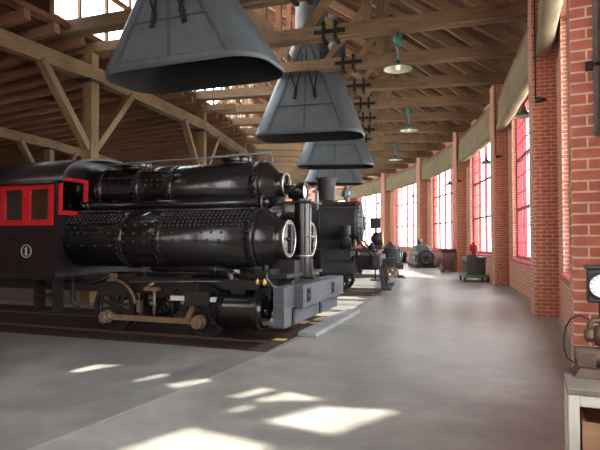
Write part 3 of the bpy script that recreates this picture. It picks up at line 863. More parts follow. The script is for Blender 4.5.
sash('cab_window', (wx0, CW + .012, wz0), (1, 0, 0), (0, 0, 1), wx1 - wx0, wz1 - wz0, 2, loco)
sash('cab_window', (CXF + .012, -1.22, 2.05), (0, 1, 0), (0, 0, 1), .74, .70, 1, loco, fw=.085)
sash('cab_window', (CXF + .012, .52, 2.05), (0, 1, 0), (0, 0, 1), .70, .70, 1, loco, fw=.085)
# number in a ring
m = MB(); c0 = Vector((-5.09, -CW - .006, 1.385))
m.torus(c0, (0, 1, 0), .115, .009, 40, 6)
m.prism([(-.016, -.065), (.016, -.065), (.016, .075), (-.002, .075), (-.036, .048), (-.030, .036), (-.016, .044)], c0 + Vector((0, .004, 0)), (1, 0, 0), (0, 0, 1), .012)
m.prism([(-.034, -.075), (.034, -.075), (.034, -.062), (-.034, -.062)], c0 + Vector((0, .004, 0)), (1, 0, 0), (0, 0, 1), .012)
nb = part(m, 'number_emblem', plain('grey_white_lettering', (.42, .42, .43), .5), None, 'white 1 in a ring')
# under the cab
m = MB(); m.box(CXB, -.1, -.62, -.54, .62, .92); m.box(CXB, -.1, .54, .62, .62, .92)
for x in (-6.9, -5.2, -4.0, -2.6, -1.4, -.25): m.box(x - .06, x + .06, -.54, .54, .64, .9)
m.box(-.75, -.06, -.95, .95, .98, 1.04)
part(m, 'main_frame', M['black_dull'])
for s in (-1, 1):
    m = MB()
    for z in (.28, .55): m.box(-5.0, -4.55, s * 1.05 - .14, s * 1.05 + .14, z, z + .03)
    for x in (-5.0, -4.57): m.box(x, x + .025, s * 1.05 - .13, s * 1.05 + .13, .28, .88)
    part(m, 'cab_step', M['black_dull'])
m = MB(); m.tube([(-4.35, -.9, .9), (-4.35, -.9, .45), (-4.2, -.9, .3)], .04, 8); m.tube([(-4.7, -.75, .85), (-4.0, -.75, .80), (-3.6, -.7, .95)], .03, 8); part(m, 'drain_pipe', M['black_dull'])
# wheels
def wheel(x, s, r=.44):
    m = MB(); y = s * .72; zc = r - .07; c = Vector((x, y, zc))
    m.torus(c, (0, 1, 0), r - .10, .035, 40, 8)
    m.cyl(c + Vector((0, -.06, 0)), c + Vector((0, .06, 0)), .10, n=20)
    for i in range(12):
        t = 2 * pi * i / 12 + .2; d = Vector((cos(t), 0, sin(t))); m.beam(c + d * .08, c + d * (r - .10), .045, .05, (0, 1, 0))
    pts = [(cos(R(q)) * (r - .08), sin(R(q)) * (r - .08)) for q in range(35, 146, 10)]
    m.prism(pts, c + Vector((0, .05 if s > 0 else -.02, 0)), (1, 0, 0), (0, 0, 1), .05)
    w = part(m, 'drive_wheel', M['black_dull'])
    ty = MB(); yy = y + s * -.065
    ty.lathe((x, y - .065, zc), (0, 1, 0), [(0, r - .075), (0, r), (.13, r + (.0)), (.13, r - .075), (0, r - .075)], 48, False, False)
    ty.lathe((x, y - s * .065 - .012, zc), (0, 1, 0), [(0, r), (0, r + .028), (.024, r + .028), (.024, r)], 48, False, False)
    lab(ty.build('tyre', M['black_dull'], w), 'dark steel tyre')
    return c
pins = []
for x in (-3.52, -1.62):
    for s in (-1, 1):
        c = wheel(x, s)
        p = c + Vector((-.06, s * .14, -.17)); pins.append((s, p))
        m = MB(); m.cyl(c + Vector((-.06, s * .05, -.17)), p + Vector((0, s * .10, 0)), .10, .09, n=18); m.lathe(p + Vector((0, s * .1, 0)), (0, s, 0), [(0, .105), (.03, .105), (.03, .06), (.07, .05)], 18)
        part(m, 'crank_pin', M['rod'], None, 'tan brass crank pin')
for s in (-1, 1):
    a, b = [p for q, p in pins if q == s]
    m = MB(); m.beam(a, b, .05, .095)
    for p in (a, b): m.cyl(p + Vector((0, -.035, 0)), p + Vector((0, .035, 0)), .12, n=20)
    part(m, 'side_rod', M['rod'])
# brake hangers, springs and gear between the wheels
for s in (-1, 1):
    m = MB(); c = Vector((-3.52, s * .80, .37)); m.torus(c, (0, 1, 0), .49, .032, 24, 8, R(-15) if s < 0 else R(-15), R(82)); m.box(-3.58, -3.46, s * .8 - .05, s * .8 + .05, .88, .98); m.box(-2.98, -2.90, s * .8 - .04, s * .8 + .04, .30, .52)
    part(m, 'brake_shoe', M['tyre'], None, 'curved tan brake shoe above the rear wheel')
    m = MB(); m.tube([(-2.60, s * .85, .28), (-2.60, s * .85, .72)], .03, 8); m.box(-2.78, -2.50, s * .85 - .06, s * .85 + .06, .70, .76); m.tube([(-2.75, s * .85, .76), (-2.6, s * .85, .84)], .04, 8); part(m, 'brake_hanger', M['rod'], None, 'tan hanger rod')
    m = MB(); m.tube([(-2.65, s * .95, .86), (-2.75, s * .95, 1.02), (-2.6, s * .9, 1.1)], .02, 6); part(m, 'grease_line', M['black_dull'])
    m = MB(); m.tube([(-2.2, s * .9, .25), (-2.2, s * .9, .55), (-2.35, s * .9, .62)], .02, 6); part(m, 'grease_line', M['black_dull'])
    m = MB()
    for i in range(6): m.box(-2.95 + i * .05, -2.25 - i * .05, s * .66 - .05, s * .66 + .05, .70 - i * .028, .725 - i * .028)
    part(m, 'leaf_spring', M['black_dull'])
# cylinders, valve chests, guides
for s in (-1, 1):
    yc = s * 1.02; zc = .46
    m = MB(); m.lathe((-1.14, yc, zc), (1, 0, 0), [(0, .31), (.07, .31), (.07, .265), (.62, .265), (.62, .33), (.70, .33), (.70, .27), (.75, .24), (.75, .07), (.80, .05)], 36)
    for x, rr in ((-1.155, .285), (-.46, .30)):
        for i in range(14):
            t = 2 * pi * i / 14; m.cyl((x, yc + rr * sin(t), zc + rr * cos(t)), (x + .04, yc + rr * sin(t), zc + rr * cos(t)), .018, n=6)
    cy = part(m, 'cylinder', M['black'])
    m = MB(); m.box(-1.14, -.52, s * .92 - .21, s * .92 + .21, .80, .94); m.box(-1.17, -.49, s * .92 - .235, s * .92 + .235, .85, .89); m.box(-1.17, -.49, s * .92 - .235, s * .92 + .235, .925, .945)
    m.box(-1.0, -.75, s * .95 - .10, s * .95 + .10, .70, .82); m.cyl((-.52, s * .95, .87), (-.36, s * .95, .87), .055, n=14); m.cyl((-1.75, s * .95, .87), (-1.1, s * .95, .87), .02, n=10)
    part(m, 'valve_chest', M['black_dull'])
    for x in (-.50, -.38):
        m = MB(); m.lathe((x, s * 1.12, .87), (0, 0, 1), [(0, .03), (.03, .03), (.03, .042), (.08, .042), (.08, .02), (.11, .015)], 14); part(m, 'oil_cup', M['brass'], None, 'small brass oil cup')
    m = MB(); m.box(-2.12, -1.12, s * 1.06 - .03, s * 1.06 + .03, .575, .65)
    g = part(m, 'guide_bar', M['white'], None, 'white painted crosshead guide bar')
    m = MB(); m.box(-1.82, -1.36, s * 1.06 - .07, s * 1.06 + .07, .50, .74); m.cyl((-1.5, s * 1.04, .52), (-1.2, s * 1.02, .50), .03, n=10); m.box(-1.62, -1.56, s * 1.06 - .05, s * 1.06 + .05, .73, .86); part(m, 'crosshead', M['black_dull'])
    m = MB(); m.beam((-1.7, s * 1.0, .55), (-1.86, s * .98, .22), .05, .09); part(m, 'main_rod', M['rod'])
    # steam pipe to the chest
    pts = [(-2.55, s * .96, 1.10), (-1.32, s * .96, 1.10)]
    for i in range(1, 7):
        t = R(15 * i); pts.append((-1.18 + .16 * sin(t) * 1.0 - .02, s * .96, .94 + .16 * cos(t)))
    m = MB(); m.tube(pts + [(-.98, s * .96, .90)], .062, 14); m.lathe((-1.34, s * .96, 1.10), (1, 0, .03), [(0, .09), (.05, .09)], 16); m.lathe((-1.02, s * .96, .95), (0, 0, -1), [(0, .095), (.05, .095)], 16)
    part(m, 'air_pipe', M['black'])
    m = MB(); m.tube([(-3.1, s * .9, .85), (-1.2, s * .9, .90)], .014, 6); part(m, 'reach_rod', M['galv'])
    m = MB(); m.tube([(-.9, s * .9, 1.12), (-.45, s * .95, 1.13)], .035, 10); m.cyl((-.46, s * .95, 1.13), (-.40, s * .95, 1.13), .06, n=12); part(m, 'valve_rod', M['black_dull'])
    m = MB(); m.tube([(-.42, s * .9, 1.15), (-.40, s * .98, .98), (-.28, s * 1.02, .86), (-.14, s * .98, .83), (-.06, s * .9, .86)], .018, 8); part(m, 'air_hose', M['galv'])
# front frame and smokebox like saddle
m = MB(); m.box(-.62, -.34, -.95, .95, .62, 1.12); m.box(-1.1, -.1, -.5, .5, .92, 1.25); m.tube([(-.3, -.6, .3), (-.3, -.6, .75)], .05, 8); m.box(-.35, -.05, -.8, -.6, .3, .62); m.box(-.35, -.05, .6, .8, .3, .62)
part(m, 'front_saddle', M['black_dull'])
m = MB(); m.lathe((-.12, -.02, .92), (0, 0, 1), [(0, .19), (.06, .19), (.06, .155), (.38, .155), (.38, .175), (.42, .175), (.42, .145), (1.36, .15), (1.36, .165), (1.39, .165), (1.39, .12)], 32, True, False)
st = part(m, 'exhaust_stack', M['black'])
m = MB(); m.lathe((-.12, -.02, 1.30), (0, 0, 1), [(0, .178), (.035, .178)], 32); lab(m.build('stack_band', M['steel'], st), 'bright steel band'); 
m = MB(); m.tube([(-.12, -.02, 1.65), (.07, -.02, 1.65)], .02, 8); m.tube([(.04, -.12, 1.65), (.04, .14, 1.65)], .012, 8); m.build('step_peg', M['steel'], st)
# headlight on its bracket
m = MB(); m.box(-.42, .12, -.30, .34, 2.235, 2.26); m.box(-.42, -.38, -.25, .25, 2.10, 2.24); part(m, 'headlight_shelf', M['black_dull'])
hc = Vector((-.10, -.02, 2.44))
m = MB(); m.smoothlathe(hc + Vector((-.30, 0, 0)), (1, 0, 0), [(0, .04), (.03, .11), (.10, .145), (.26, .15), (.30, .155)], 28); m.box(-.3, -.14, -.08, .04, 2.26, 2.34)
hl = part(m, 'headlight', M['black'])
m = MB(); m.lathe(hc, (1, 0, 0), [(0, .165), (.035, .165), (.035, .13), (0, .13)], 28, False, False); m.build('headlight_rim', M['black'], hl)
m = MB(); m.smoothlathe(hc + Vector((.0, 0, 0)), (1, 0, 0), [(0, .135), (.02, .10), (.028, .04)], 28); lab(m.build('lens', M['lens'], hl), 'pale glass lens')
m = MB(); m.tube([(.02, .12, 2.45), (.10, .12, 2.45), (.10, .12, 2.12)], .028, 8); part(m, 'whistle_pipe', M['galv'])
# buffer beam of weathered timber
m = MB()
for z0, z1 in ((.235, .545), (.55, .86)): m.beam((-.09, -1.24, (z0 + z1) / 2), (-.09, 1.78, (z0 + z1) / 2), .18, z1 - z0)
bb = part(m, 'buffer_beam', M['grey_timber'], None, 'weathered grey timber buffer beam')
m = MB(); m.beam((.075, -.78, .685), (.075, 1.72, .685), .15, .36); m.build('bumper_block', M['grey_timber'], bb)
for y in (-.85, .6):
    m = MB(); m.box(.0, .02, y - .05, y + .05, .24, .52); m.build('strap', M['iron'], bb)
for y in (-.5, .95):
    m = MB(); m.box(.15, .165, y - .09, y + .09, .58, .80)
    for z in (.63, .75): m.cyl((.165, y, z), (.18, y, z), .025, n=6)
    m.build('bolt_plate', M['iron'], bb)
m = MB(); m.box(-.6, -.18, -.25, .25, .5, .75); part(m, 'draft_gear', M['black_dull'])

# kerb slab in front of the buffer beam
m = MB(L1); m.box(-.03, .30, -.55, 2.6, 0, .075)
tag(m.build('stop_slab', M['slab'], None, .01), 'low grey concrete slab on the floor before the timber buffer beam', 'slab')

# ------------------------------------------------------------------ second locomotive
loco2 = thing('locomotive', 'large dull black steam locomotive with round smokebox front on the second track', 'locomotive', L2)
def part2(mb, name, mat, label=None, par=None):
    o = mb.build(name, mat, par or loco2)
    if label: o['label'] = label
    return o
BZ, BR, FX = 2.10, .68, -.72
m = MB(); m.lathe((-8.0, 0, BZ), (1, 0, 0), [(0, BR - .02), (5.9, BR - .02), (5.9, BR), (8.0 + FX - .12, BR), (8.0 + FX - .12, BR + .025), (8.0 + FX, BR + .025)], 56)
for x in (-6.4, -4.6, -2.6, -1.9): m.lathe((x, 0, BZ), (1, 0, 0), [(0, BR + .012), (.06, BR + .012)], 56)
bo2 = part2(m, 'boiler', M['boiler'])
m = MB(); m.smoothlathe((FX, 0, BZ), (1, 0, 0), [(0, BR), (.03, BR - .02), (.05, .56), (.05, .545), (.09, .52), (.14, .36), (.155, .1)], 48)
for i in range(24):
    t = 2 * pi * i / 24; m.cyl((FX + .02, .625 * sin(t), BZ + .625 * cos(t)), (FX + .07, .625 * sin(t), BZ + .625 * cos(t)), .022, n=6)
m.beam((FX + .13, -.5, BZ + .18), (FX + .13, .1, BZ + .18), .05, .03); m.beam((FX + .13, -.5, BZ - .18), (FX + .13, .1, BZ - .18), .05, .03); m.cyl((FX + .1, 0, BZ), (FX + .22, 0, BZ), .05, n=12)
part2(m, 'smokebox_door', M['boiler'])
m = MB(); m.cyl((FX + .14, .02, BZ), (FX + .18, .02, BZ), .20, n=28); m.torus((FX + .18, .02, BZ), (1, 0, 0), .2, .015, 28, 6)
part2(m, 'number_disc', M['galv'], 'pale round plate')
m = MB(); m.lathe((-1.75, 0, BZ + BR - .12), (0, 0, 1), [(0, .36), (.12, .30), (.16, .27), (.80, .29), (.80, .33), (.86, .33), (.86, .25)], 36, False, True); part2(m, 'smokestack', M['boiler'])
m = MB(); m.smoothlathe((-1.12, .0, BZ + BR + .02), (0, 0, 1), [(0, .06), (.12, .05), (.14, .17), (.22, .15), (.34, .12), (.42, .07), (.45, .02)], 24); m.tube([(-1.12, -.2, BZ + BR), (-1.12, -.2, BZ + BR + .35), (-1.12, .2, BZ + BR + .35), (-1.12, .2, BZ + BR)], .03, 8); part2(m, 'bell', M['galv'], 'dull grey bell in a yoke')
m = MB(); m.smoothlathe((-3.4, 0, BZ + BR - .06), (0, 0, 1), [(0, .38), (.1, .33), (.45, .32), (.6, .26), (.68, .1)], 28); part2(m, 'sand_dome', M['boiler'])
m = MB(); m.tube([(-6, -.60, BZ + .45), (FX - .02, -.60, BZ + .45)], .022, 8)
for x in (-5, -3.5, -2, -1): m.tube([(x, -.48, BZ + .47), (x, -.6, BZ + .45)], .018, 6)
part2(m, 'handrail', M['black_dull'])
m = MB(); m.box(-8, -.15, -1.25, -.75, 1.28, 1.32); m.box(-8, -.15, .75, 1.25, 1.28, 1.32); m.box(-.62, -.05, -1.25, 1.25, 1.24, 1.29); part2(m, 'running_board', M['black_dull'])
m = MB(); m.box(-8, -.1, -.55, -.4, .7, 1.1); m.box(-8, -.1, .4, .55, .7, 1.1); m.box(-2.2, -.9, -.5, .5, .7, 1.6); part2(m, 'main_frame', M['black_dull'])
for s in (-1, 1):
    m = MB(); m.lathe((-1.75, s * .98, .78), (1, 0, 0), [(0, .30), (.08, .30), (.08, .27), (.92, .27), (.92, .31), (1.0, .31), (1.05, .16), (1.12, .12)], 32); m.box(-1.75, -.85, s * .92 - .22, s * .92 + .22, 1.0, 1.28); part2(m, 'cylinder', M['boiler'])
    m = MB(); m.tube([(FX - .1, s * .55, 1.75), (FX + .3, s * .75, 1.28), (-.1, s * .8, .95)], .03, 8); part2(m, 'smokebox_brace', M['black_dull'])
    for x, r in ((-1.3, .36), (-3.6, .62), (-5.2, .62)):
        m = MB(); zc = r - .02; m.torus((x, s * .72, zc), (0, 1, 0), r - .06, .06, 32, 8); m.cyl((x, s * .66, zc), (x, s * .8, zc), .11, n=14)
        for i in range(12):
            t = 2 * pi * i / 12; m.beam((x, s * .72, zc), (x + (r - .06) * cos(t), s * .72, zc + (r - .06) * sin(t)), .04, .05, (0, 1, 0))
        part2(m, 'wheel', M['black_dull'])
m = MB(); m.beam((-.10, -1.30, .98), (-.10, 1.30, .98), .2, .32); part2(m, 'buffer_beam', M['boiler'])
# footboard pilot
m = MB(); m.box(.02, .30, -1.2, -.35, .16, .21); m.box(.02, .30, .35, 1.2, .16, .21)
for y in (-1.15, -.4, .4, 1.15): m.beam((-.02, y, .85), (.06, y, .2), .06, .05)
part2(m, 'pilot', M['black_dull'])
m = MB(); m.box(-.1, .18, -.12, .12, .82, 1.02); m.box(.16, .36, -.17, .06, .78, 1.06); m.box(.28, .42, .08, .17, .8, 1.04); part2(m, 'coupler', M['boiler'])
m = MB(); hc2 = Vector((.02, -.02, 1.62)); m.smoothlathe(hc2 + Vector((-.36, 0, 0)), (1, 0, 0), [(0, .05), (.04, .16), (.1, .20), (.34, .21)], 24); m.box(-.34, -.02, -.1, .06, 1.29, 1.45); h2 = part2(m, 'headlight', M['boiler'])
m = MB(); m.torus(hc2 + Vector((-.02, 0, 0)), (1, 0, 0), .2, .022, 28, 8); part2(m, 'headlight_rim', M['brass'], 'brass ring', h2)
m = MB(); m.lathe((-1.0, -1.05, 1.32), (0, 0, 1), [(0, .16), (.32, .16), (.34, .1), (.4, .1), (.42, .15), (.68, .15), (.7, .08)], 20); part2(m, 'air_pump', M['black_dull'])
m = MB(); m.lathe((-.25, -1.02, 1.30), (0, 0, 1), [(0, .09), (.12, .09), (.16, .06), (.22, .03)], 14); part2(m, 'marker_lamp', M['black_dull'])
m = MB(); m.torus((-.72, -1.2, 1.45), (1, .3, 0), .13, .03, 20, 8); m.cyl((-.75, -1.2, 1.45), (-.68, -1.2, 1.45), .05, n=12); part2(m, 'hand_wheel', M['rod'], 'tan hand wheel')
for s in (-.5, .55):
    m = MB(); m.tube([(0, s, .85), (.08, s, .7), (.1, s, .42), (.16, s, .3)], .025, 8); part2(m, 'air_hose', M['black_dull'])

# ------------------------------------------------------------------ rail speeder / pump car at the end of the third track
car = thing('rail_car', 'small dark rail motor car with upright domed machine on the third track', 'rail car', L3 @ Matrix.Translation((.95, 0, -.07)))
def partc(mb, name, mat): return mb.build(name, mat, car)
m = MB(); m.box(-2.6, -.1, -.7, -.6, .42, .56); m.box(-2.6, -.1, .6, .7, .42, .56); m.box(-2.6, -.1, -.7, .7, .56, .62); partc(m, 'deck', M['black_dull'])
for x in (-.55, -2.1):
    for s in (-1, 1):
        m = MB(); m.torus((x, s * .72, .26), (0, 1, 0), .22, .04, 28, 8); m.cyl((x, s * .66, .26), (x, s * .78, .26), .07, n=12)
        for i in range(6):
            t = 2 * pi * i / 6; m.beam((x, s * .72, .26), (x + .2 * cos(t), s * .72, .26 + .2 * sin(t)), .03, .04, (0, 1, 0))
        partc(m, 'wheel', M['tyre'])
m = MB(); m.lathe((-.6, 0, .62), (0, 0, 1), [(0, .5), (.06, .5), (.06, .36), (.55, .36), (.55, .40), (.60, .40)], 28, True, False); m.smoothlathe((-.6, 0, 1.22), (0, 0, 1), [(0, .38), (.1, .34), (.2, .22), (.24, .1), (.34, .08), (.36, .02)], 28); partc(m, 'boiler_drum', M['boiler'])
m = MB(); m.box(-1.9, -1.2, -.5, .5, .62, 1.15); m.tube([(-1.2, -.3, .9), (-.9, -.35, 1.0)], .05, 8); partc(m, 'engine_box', M['machine'])
m = MB(); m.tube([(-.2, -.5, .62), (-.1, -.5, 1.2), (-.1, .5, 1.2), (-.2, .5, .62)], .03, 8); partc(m, 'guard_rail', M['galv'])
m = MB(); m.torus((-.22, -.42, .95), (1, 0, 0), .18, .03, 20, 8); m.cyl((-.24, -.42, .95), (-.2, -.42, .95), .05); partc(m, 'flywheel', M['steel'])

# ------------------------------------------------------------------ machines by the wall
def on_wall(k, y, out):
    """k: bay, y along the wall from pilaster k, out: distance from the recess face"""
    for kk, X, w0, w1, Lb in bays:
        if kk == k: return X @ Matrix.Translation((-out, y, 0))
# green wheeled generator between the third and fourth pilaster
g = thing('engine_cart', 'small grey machine with red can on a green wheeled base below a window', 'machine', on_wall(3, 2.2, .75))
m = MB(); m.box(-.45, .45, -.62, .62, .16, .26); m.box(-.40, .40, -.75, -.62, .18, .24); m.build('base_frame', M['greenpaint'], g)
for sx in (-.42, .42):
    for sy in (-.45, .45):
        m = MB(); m.torus((sx, sy, .12), (1, 0, 0), .09, .035, 20, 8); m.cyl((sx - .03, sy, .12), (sx + .03, sy, .12), .06, n=12); m.build('wheel', M['black_dull'], g)
m = MB(); m.box(-.34, .34, -.5, .5, .26, .86)
for i in range(7): m.box(-.36, .36, -.44 + i * .14, -.38 + i * .14, .34, .78)
m.build('engine_block', M['machine'], g, .015)
m = MB(); m.box(-.38, .38, -.54, .54, .86, .93); m.cyl((-.1, -.2, .93), (-.1, -.2, 1.02), .2, n=20); m.build('head_cover', M['machine'], g, .01)
m = MB(); m.lathe((.05, .2, .93), (0, 0, 1), [(0, .09), (.2, .09), (.2, .19), (.44, .17), (.5, .08), (.58, .06)], 18); lab(m.build('fuel_can', M['red'], g), 'small red can')
# dark red bin in front of the fourth pilaster
b = thing('stove', 'dark maroon iron stove box with flared top against the fourth brick pillar', 'stove', frame_at(RW - .42, PIL(4) + .25))
m = MB(); m.hexa([(-.28, -.32, .06), (.28, -.32, .06), (.28, .32, .06), (-.28, .32, .06), (-.26, -.30, .95), (.26, -.30, .95), (.26, .30, .95), (-.26, .30, .95)]); m.build('body', M['maroon'], b, .015)
m = MB(); m.hexa([(-.27, -.31, .95), (.27, -.31, .95), (.27, .31, .95), (-.27, .31, .95), (-.36, -.40, 1.10), (.36, -.40, 1.10), (.36, .40, 1.10), (-.36, .40, 1.10)]); m.box(-.36, .36, -.4, .4, 1.10, 1.14); m.build('flared_top', M['maroon'], b, .01)
m = MB(); m.box(-.295, -.27, -.18, .18, .35, .72); m.cyl((-.30, .1, .53), (-.35, .1, .53), .02, n=8); m.build('door', M['maroon'], b)
for sx in (-.22, .22):
    for sy in (-.25, .25):
        m = MB(); m.box(sx - .04, sx + .04, sy - .04, sy + .04, 0, .07); m.build('foot', M['maroon'], b)
# grey engine block with round covers between pilasters 4 and 5
g = thing('stationary_engine', 'bulky grey stationary engine with rounded top below the tall window', 'machine', on_wall(4, 5.0, 1.05))
m = MB(); m.box(-.55, .55, -1.2, 1.2, 0, .14); m.build('bed', M['rust'], g, .01)
m = MB(); m.hexa([(-.5, -1.05, .14), (.5, -1.05, .14), (.5, 1.05, .14), (-.5, 1.05, .14), (-.42, -.95, .95), (.42, -.95, .95), (.42, .95, .95), (-.42, .95, .95)]); m.build('crankcase', M['machine'], g, .04)
m = MB(); m.smoothlathe((0, -.85, .95), (0, 1, 0), [(0, .3), (.05, .36), (1.65, .36), (1.7, .3)], 24); m.build('top_drum', M['machine'], g)
for y in (-.55, .1, .7):
    m = MB(); m.cyl((-.56, y, .55), (-.45, y, .55), .2, n=20); m.build('round_cover', M['galv'], g)
m = MB(); m.lathe((0, .45, 1.28), (0, 0, 1), [(0, .1), (.25, .1), (.25, .16), (.32, .16)], 16); m.build('filler_neck', M['machine'], g)
m = MB(); m.torus((0, -1.28, .6), (0, 1, 0), .38, .07, 32, 8); m.cyl((0, -1.33, .6), (0, -1.0, .6), .09, n=14)
for i in range(6):
    t = 2 * pi * i / 6; m.beam((0, -1.28, .6), (.38 * cos(t), -1.28, .6 + .38 * sin(t)), .05, .06, (0, 1, 0))
m.build('flywheel', M['black_dull'], g)
# dark flywheel pump between pilasters 5 and 6
g = thing('water_pump', 'dark iron pump with a spoked wheel near the wall, left of the bulky grey engine', 'machine', on_wall(5, 2.6, .9))
m = MB(); m.box(-.4, .4, -.6, .6, 0, .12); m.build('bed', M['rust'], g)
m = MB(); m.smoothlathe((0, -.5, .55), (0, 1, 0), [(0, .2), (.04, .3), (.8, .3), (.84, .2)], 20); m.box(-.25, .25, -.4, .3, .12, .4); m.build('pump_body', M['black_dull'], g)
m = MB(); m.torus((-.38, .05, .62), (1, 0, 0), .42, .045, 32, 8); m.cyl((-.42, .05, .62), (-.2, .05, .62), .06, n=12)
for i in range(6):
    t = 2 * pi * i / 6; m.beam((-.38, .05, .62), (-.38, .05 + .42 * sin(t), .62 + .42 * cos(t)), .035, .05, (1, 0, 0))
m.build('flywheel', M['black_dull'], g)
m = MB(); m.lathe((0, .35, .4), (0, 0, 1), [(0, .12), (.6, .12), (.7, .06), (.85, .06)], 16); m.build('air_chamber', M['rust'], g)
# hanging sign plate / square signal lamp before the second locomotive
s2 = thing('signal_flag', 'small square black sign plate on a thin post beside the smokebox front', 'sign', frame_at(56.4, -9.0))
m = MB(); m.tube([(0, 0, 0), (0, 0, 2.45)], .025, 8); m.cyl((0, 0, 0), (0, 0, .04), .2, n=20); m.build('post', M['black_dull'], s2)
m = MB(); m.box(-.2, .2, -.03, .0, 2.05, 2.45); m.box(-.17, .17, -.04, -.03, 2.08, 2.42); m.build('plate', M['black_dull'], s2)

# ------------------------------------------------------------------ the stand at the lower right
ST = Matrix.Translation((1.292, 2.60, 0)) @ Matrix.Rotation(R(-24), 4, 'Z')      # near-left corner of the stand, y goes away
ZS = .885
stand = thing('display_stand', 'cream metal display stand with open front at the foot of the nearest brick pillar', 'stand', ST)
W_, D_ = .80, .46
m = MB()
for x in (0, W_ - .05):
    for y in (0, D_ - .05): m.box(x, x + .05, y, y + .05, 0, ZS - .03)
for z in (.10, ZS - .085):
    m.box(.05, W_ - .05, 0, .045, z, z + .055); m.box(.05, W_ - .05, D_ - .045, D_, z, z + .055); m.box(0.002, .045, .05, D_ - .05, z, z + .055); m.box(W_ - .045, W_ - .002, .05, D_ - .05, z, z + .055)
m.build('frame', M['cream'], stand, .006)
m = MB(); m.box(-.005, W_, -.005, D_, ZS - .03, ZS); m.build('top_plate', M['standtop'], stand, .004)
m = MB(); m.box(.012, .03, .05, D_ - .05, .155, ZS - .085); m.build('side_panel', M['cream'], stand)
m = MB(); m.box(.03, W_ - .03, .02, D_ - .02, .46, .49); m.build('shelf', M['cream'], stand)
# wooden crate on the shelf
cx = thing('wooden_crate', 'pale wooden crate with a hand slot inside the cream stand', 'crate', ST @ Matrix.Translation((.06, .012, .49)))
m = MB()
def slotted(mb, w, h, th, y):
    sx0, sx1, sz0, sz1 = w * .30, w * .30 + .12, h * .48, h * .48 + .035
    mb.box(0, sx0, y, y + th, 0, h); mb.box(sx1, w, y, y + th, 0, h); mb.box(sx0, sx1, y, y + th, 0, sz0); mb.box(sx0, sx1, y, y + th, sz1, h)
slotted(m, .66, .235, .016, 0); m.build('front_board', M['crate'], cx)
for nm, bx in (('back_board', (0, .66, .40, .416, 0, .235)), ('side_board', (0, .016, .016, .40, 0, .235)), ('side_board', (.644, .66, .016, .40, 0, .235)), ('bottom_board', (.016, .644, .016, .40, 0, .014))):
    m = MB(); m.box(*bx); m.build(nm, M['crate'], cx)
# rusty gauge tester on the stand
gt = thing('pressure_gauge_stand', 'rusty cast-iron gauge tester with white dial on the cream stand', 'gauge', ST @ Matrix.Translation((.165, .32, ZS)))
m = MB(); m.hexa([(-.13, -.10, 0), (.35, -.10, 0), (.35, .12, 0), (-.13, .12, 0), (-.10, -.07, .045), (.33, -.07, .045), (.33, .10, .045), (-.10, .10, .045)])
m.box(-.11, -.02, -.05, .05, .045, .13); m.cyl((-.12, 0, .10), (.05, 0, .10), .05, n=18); m.build('base_casting', M['rust'], gt, .006)
m = MB(); m.tube([(.02, 0, .05), (.02, 0, .25), (.02, 0, .39)], .022, 10); m.lathe((.02, 0, .16), (0, 0, 1), [(0, .04), (.05, .05), (.1, .04)], 14); m.build('column', M['rust'], gt)
m = MB(); m.tube([(.02, 0, .29), (-.025, 0, .29), (-.045, 0, .27), (-.045, 0, .23)], .015, 10); m.lathe((-.045, 0, .24), (0, 0, -1), [(0, .024), (.04, .03), (.065, .018)], 14); m.build('valve', M['rust'], gt)
m = MB(); m.box(-.055, .105, -.05, .05, .385, .56); m.box(-.07, .12, -.06, .06, .56, .58); gb = m.build('gauge_box', M['iron'], gt, .008)
m = MB(); m.cyl((.012, -.062, .475), (.012, -.05, .475), .062, n=32); di = lab(m.build('dial', M['white'], gb), 'round white dial')
m = MB(); m.torus((.012, -.06, .475), (0, 1, 0), .064, .007, 32, 8); m.build('bezel', M['iron'], gb)
m = MB(); m.beam((.012, -.065, .475), (.042, -.065, .51), .006, .003, (0, 1, 0))
for i in range(11):
    t = R(-130 + 26 * i); m.beam((.012 + .044 * sin(t), -.0635, .475 + .044 * cos(t)), (.012 + .056 * sin(t), -.0635, .475 + .056 * cos(t)), .004, .002, (0, 1, 0))
m.build('needle', M['iron'], gb)
P_ = [(-.045, 0, .29), (-.09, .01, .31), (-.13, .03, .29), (-.155, .05, .24), (-.165, .06, .18), (-.165, .06, .12), (-.15, .05, .07), (-.11, .02, .05)]
m = MB(); m.tube(P_, .004, 6); m.build('capillary', M['iron'], gt)

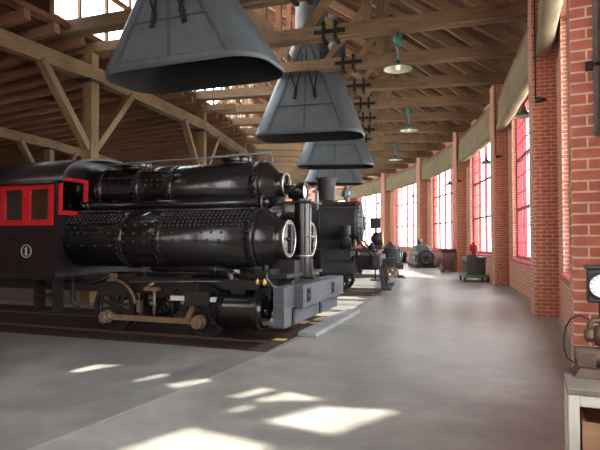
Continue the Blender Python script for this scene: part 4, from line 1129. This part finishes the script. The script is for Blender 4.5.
# ------------------------------------------------------------------ light
wd = bpy.data.worlds.new('World'); bpy.context.scene.world = wd; wd.use_nodes = True
nt = wd.node_tree; bg = nt.nodes['Background']
tc = nt.nodes.new('ShaderNodeTexCoord'); sx = nt.nodes.new('ShaderNodeSeparateXYZ'); nt.links.new(tc.outputs['Generated'], sx.inputs[0])
rp = nt.nodes.new('ShaderNodeValToRGB'); rp.color_ramp.elements[0].position = .45; rp.color_ramp.elements[0].color = (.97, .95, .91, 1)
rp.color_ramp.elements[1].position = .9; rp.color_ramp.elements[1].color = (.80, .89, 1.0, 1)
mr = nt.nodes.new('ShaderNodeMapRange'); mr.inputs['From Min'].default_value = -1; nt.links.new(sx.outputs['Z'], mr.inputs['Value'])
nt.links.new(mr.outputs['Result'], rp.inputs['Fac']); nt.links.new(rp.outputs['Color'], bg.inputs['Color'])
bg.inputs['Strength'].default_value = 9.0
sl = bpy.data.lights.new('sun', 'SUN'); sl.energy = 11.0; sl.angle = R(.6); sl.color = (1.0, .94, .83)
so = bpy.data.objects.new('sun', sl); C.objects.link(so); so.rotation_euler = sdir.to_track_quat('-Z', 'Y').to_euler()
# sky light enters through the windows: portals guide the sampling
for k, X, w0, w1, Lb in bays:
    al = bpy.data.lights.new('window_portal', 'AREA'); al.shape = 'RECTANGLE'; al.size = WW; al.size_y = WTOP - SILL; al.cycles.is_portal = True
    ao = bpy.data.objects.new('window_portal', al); C.objects.link(ao)
    # area light emits along its local -Z: make -Z point inwards (-x of the bay)
    ctr = X @ Vector((.3, (w0 + w1) / 2, (SILL + WTOP) / 2)); R3 = X.to_3x3()
    zx = R3 @ Vector((1, 0, 0)); xx = R3 @ Vector((0, 1, 0)); yy = zx.cross(xx)
    ao.matrix_world = Matrix(((xx.x, yy.x, zx.x, ctr.x), (xx.y, yy.y, zx.y, ctr.y), (xx.z, yy.z, zx.z, ctr.z), (0, 0, 0, 1)))
vs = bpy.context.scene.view_settings
vs.view_transform = 'Standard'; vs.look = 'None'; vs.gamma = 1.0; vs.use_curve_mapping = False; vs.exposure = 0.4
cy = bpy.context.scene.cycles
cy.max_bounces = 10; cy.diffuse_bounces = 6; cy.glossy_bounces = 4; cy.transparent_max_bounces = 16; cy.sample_clamp_indirect = 8.0; cy.caustics_reflective = False; cy.caustics_refractive = False
cy.use_denoising = True
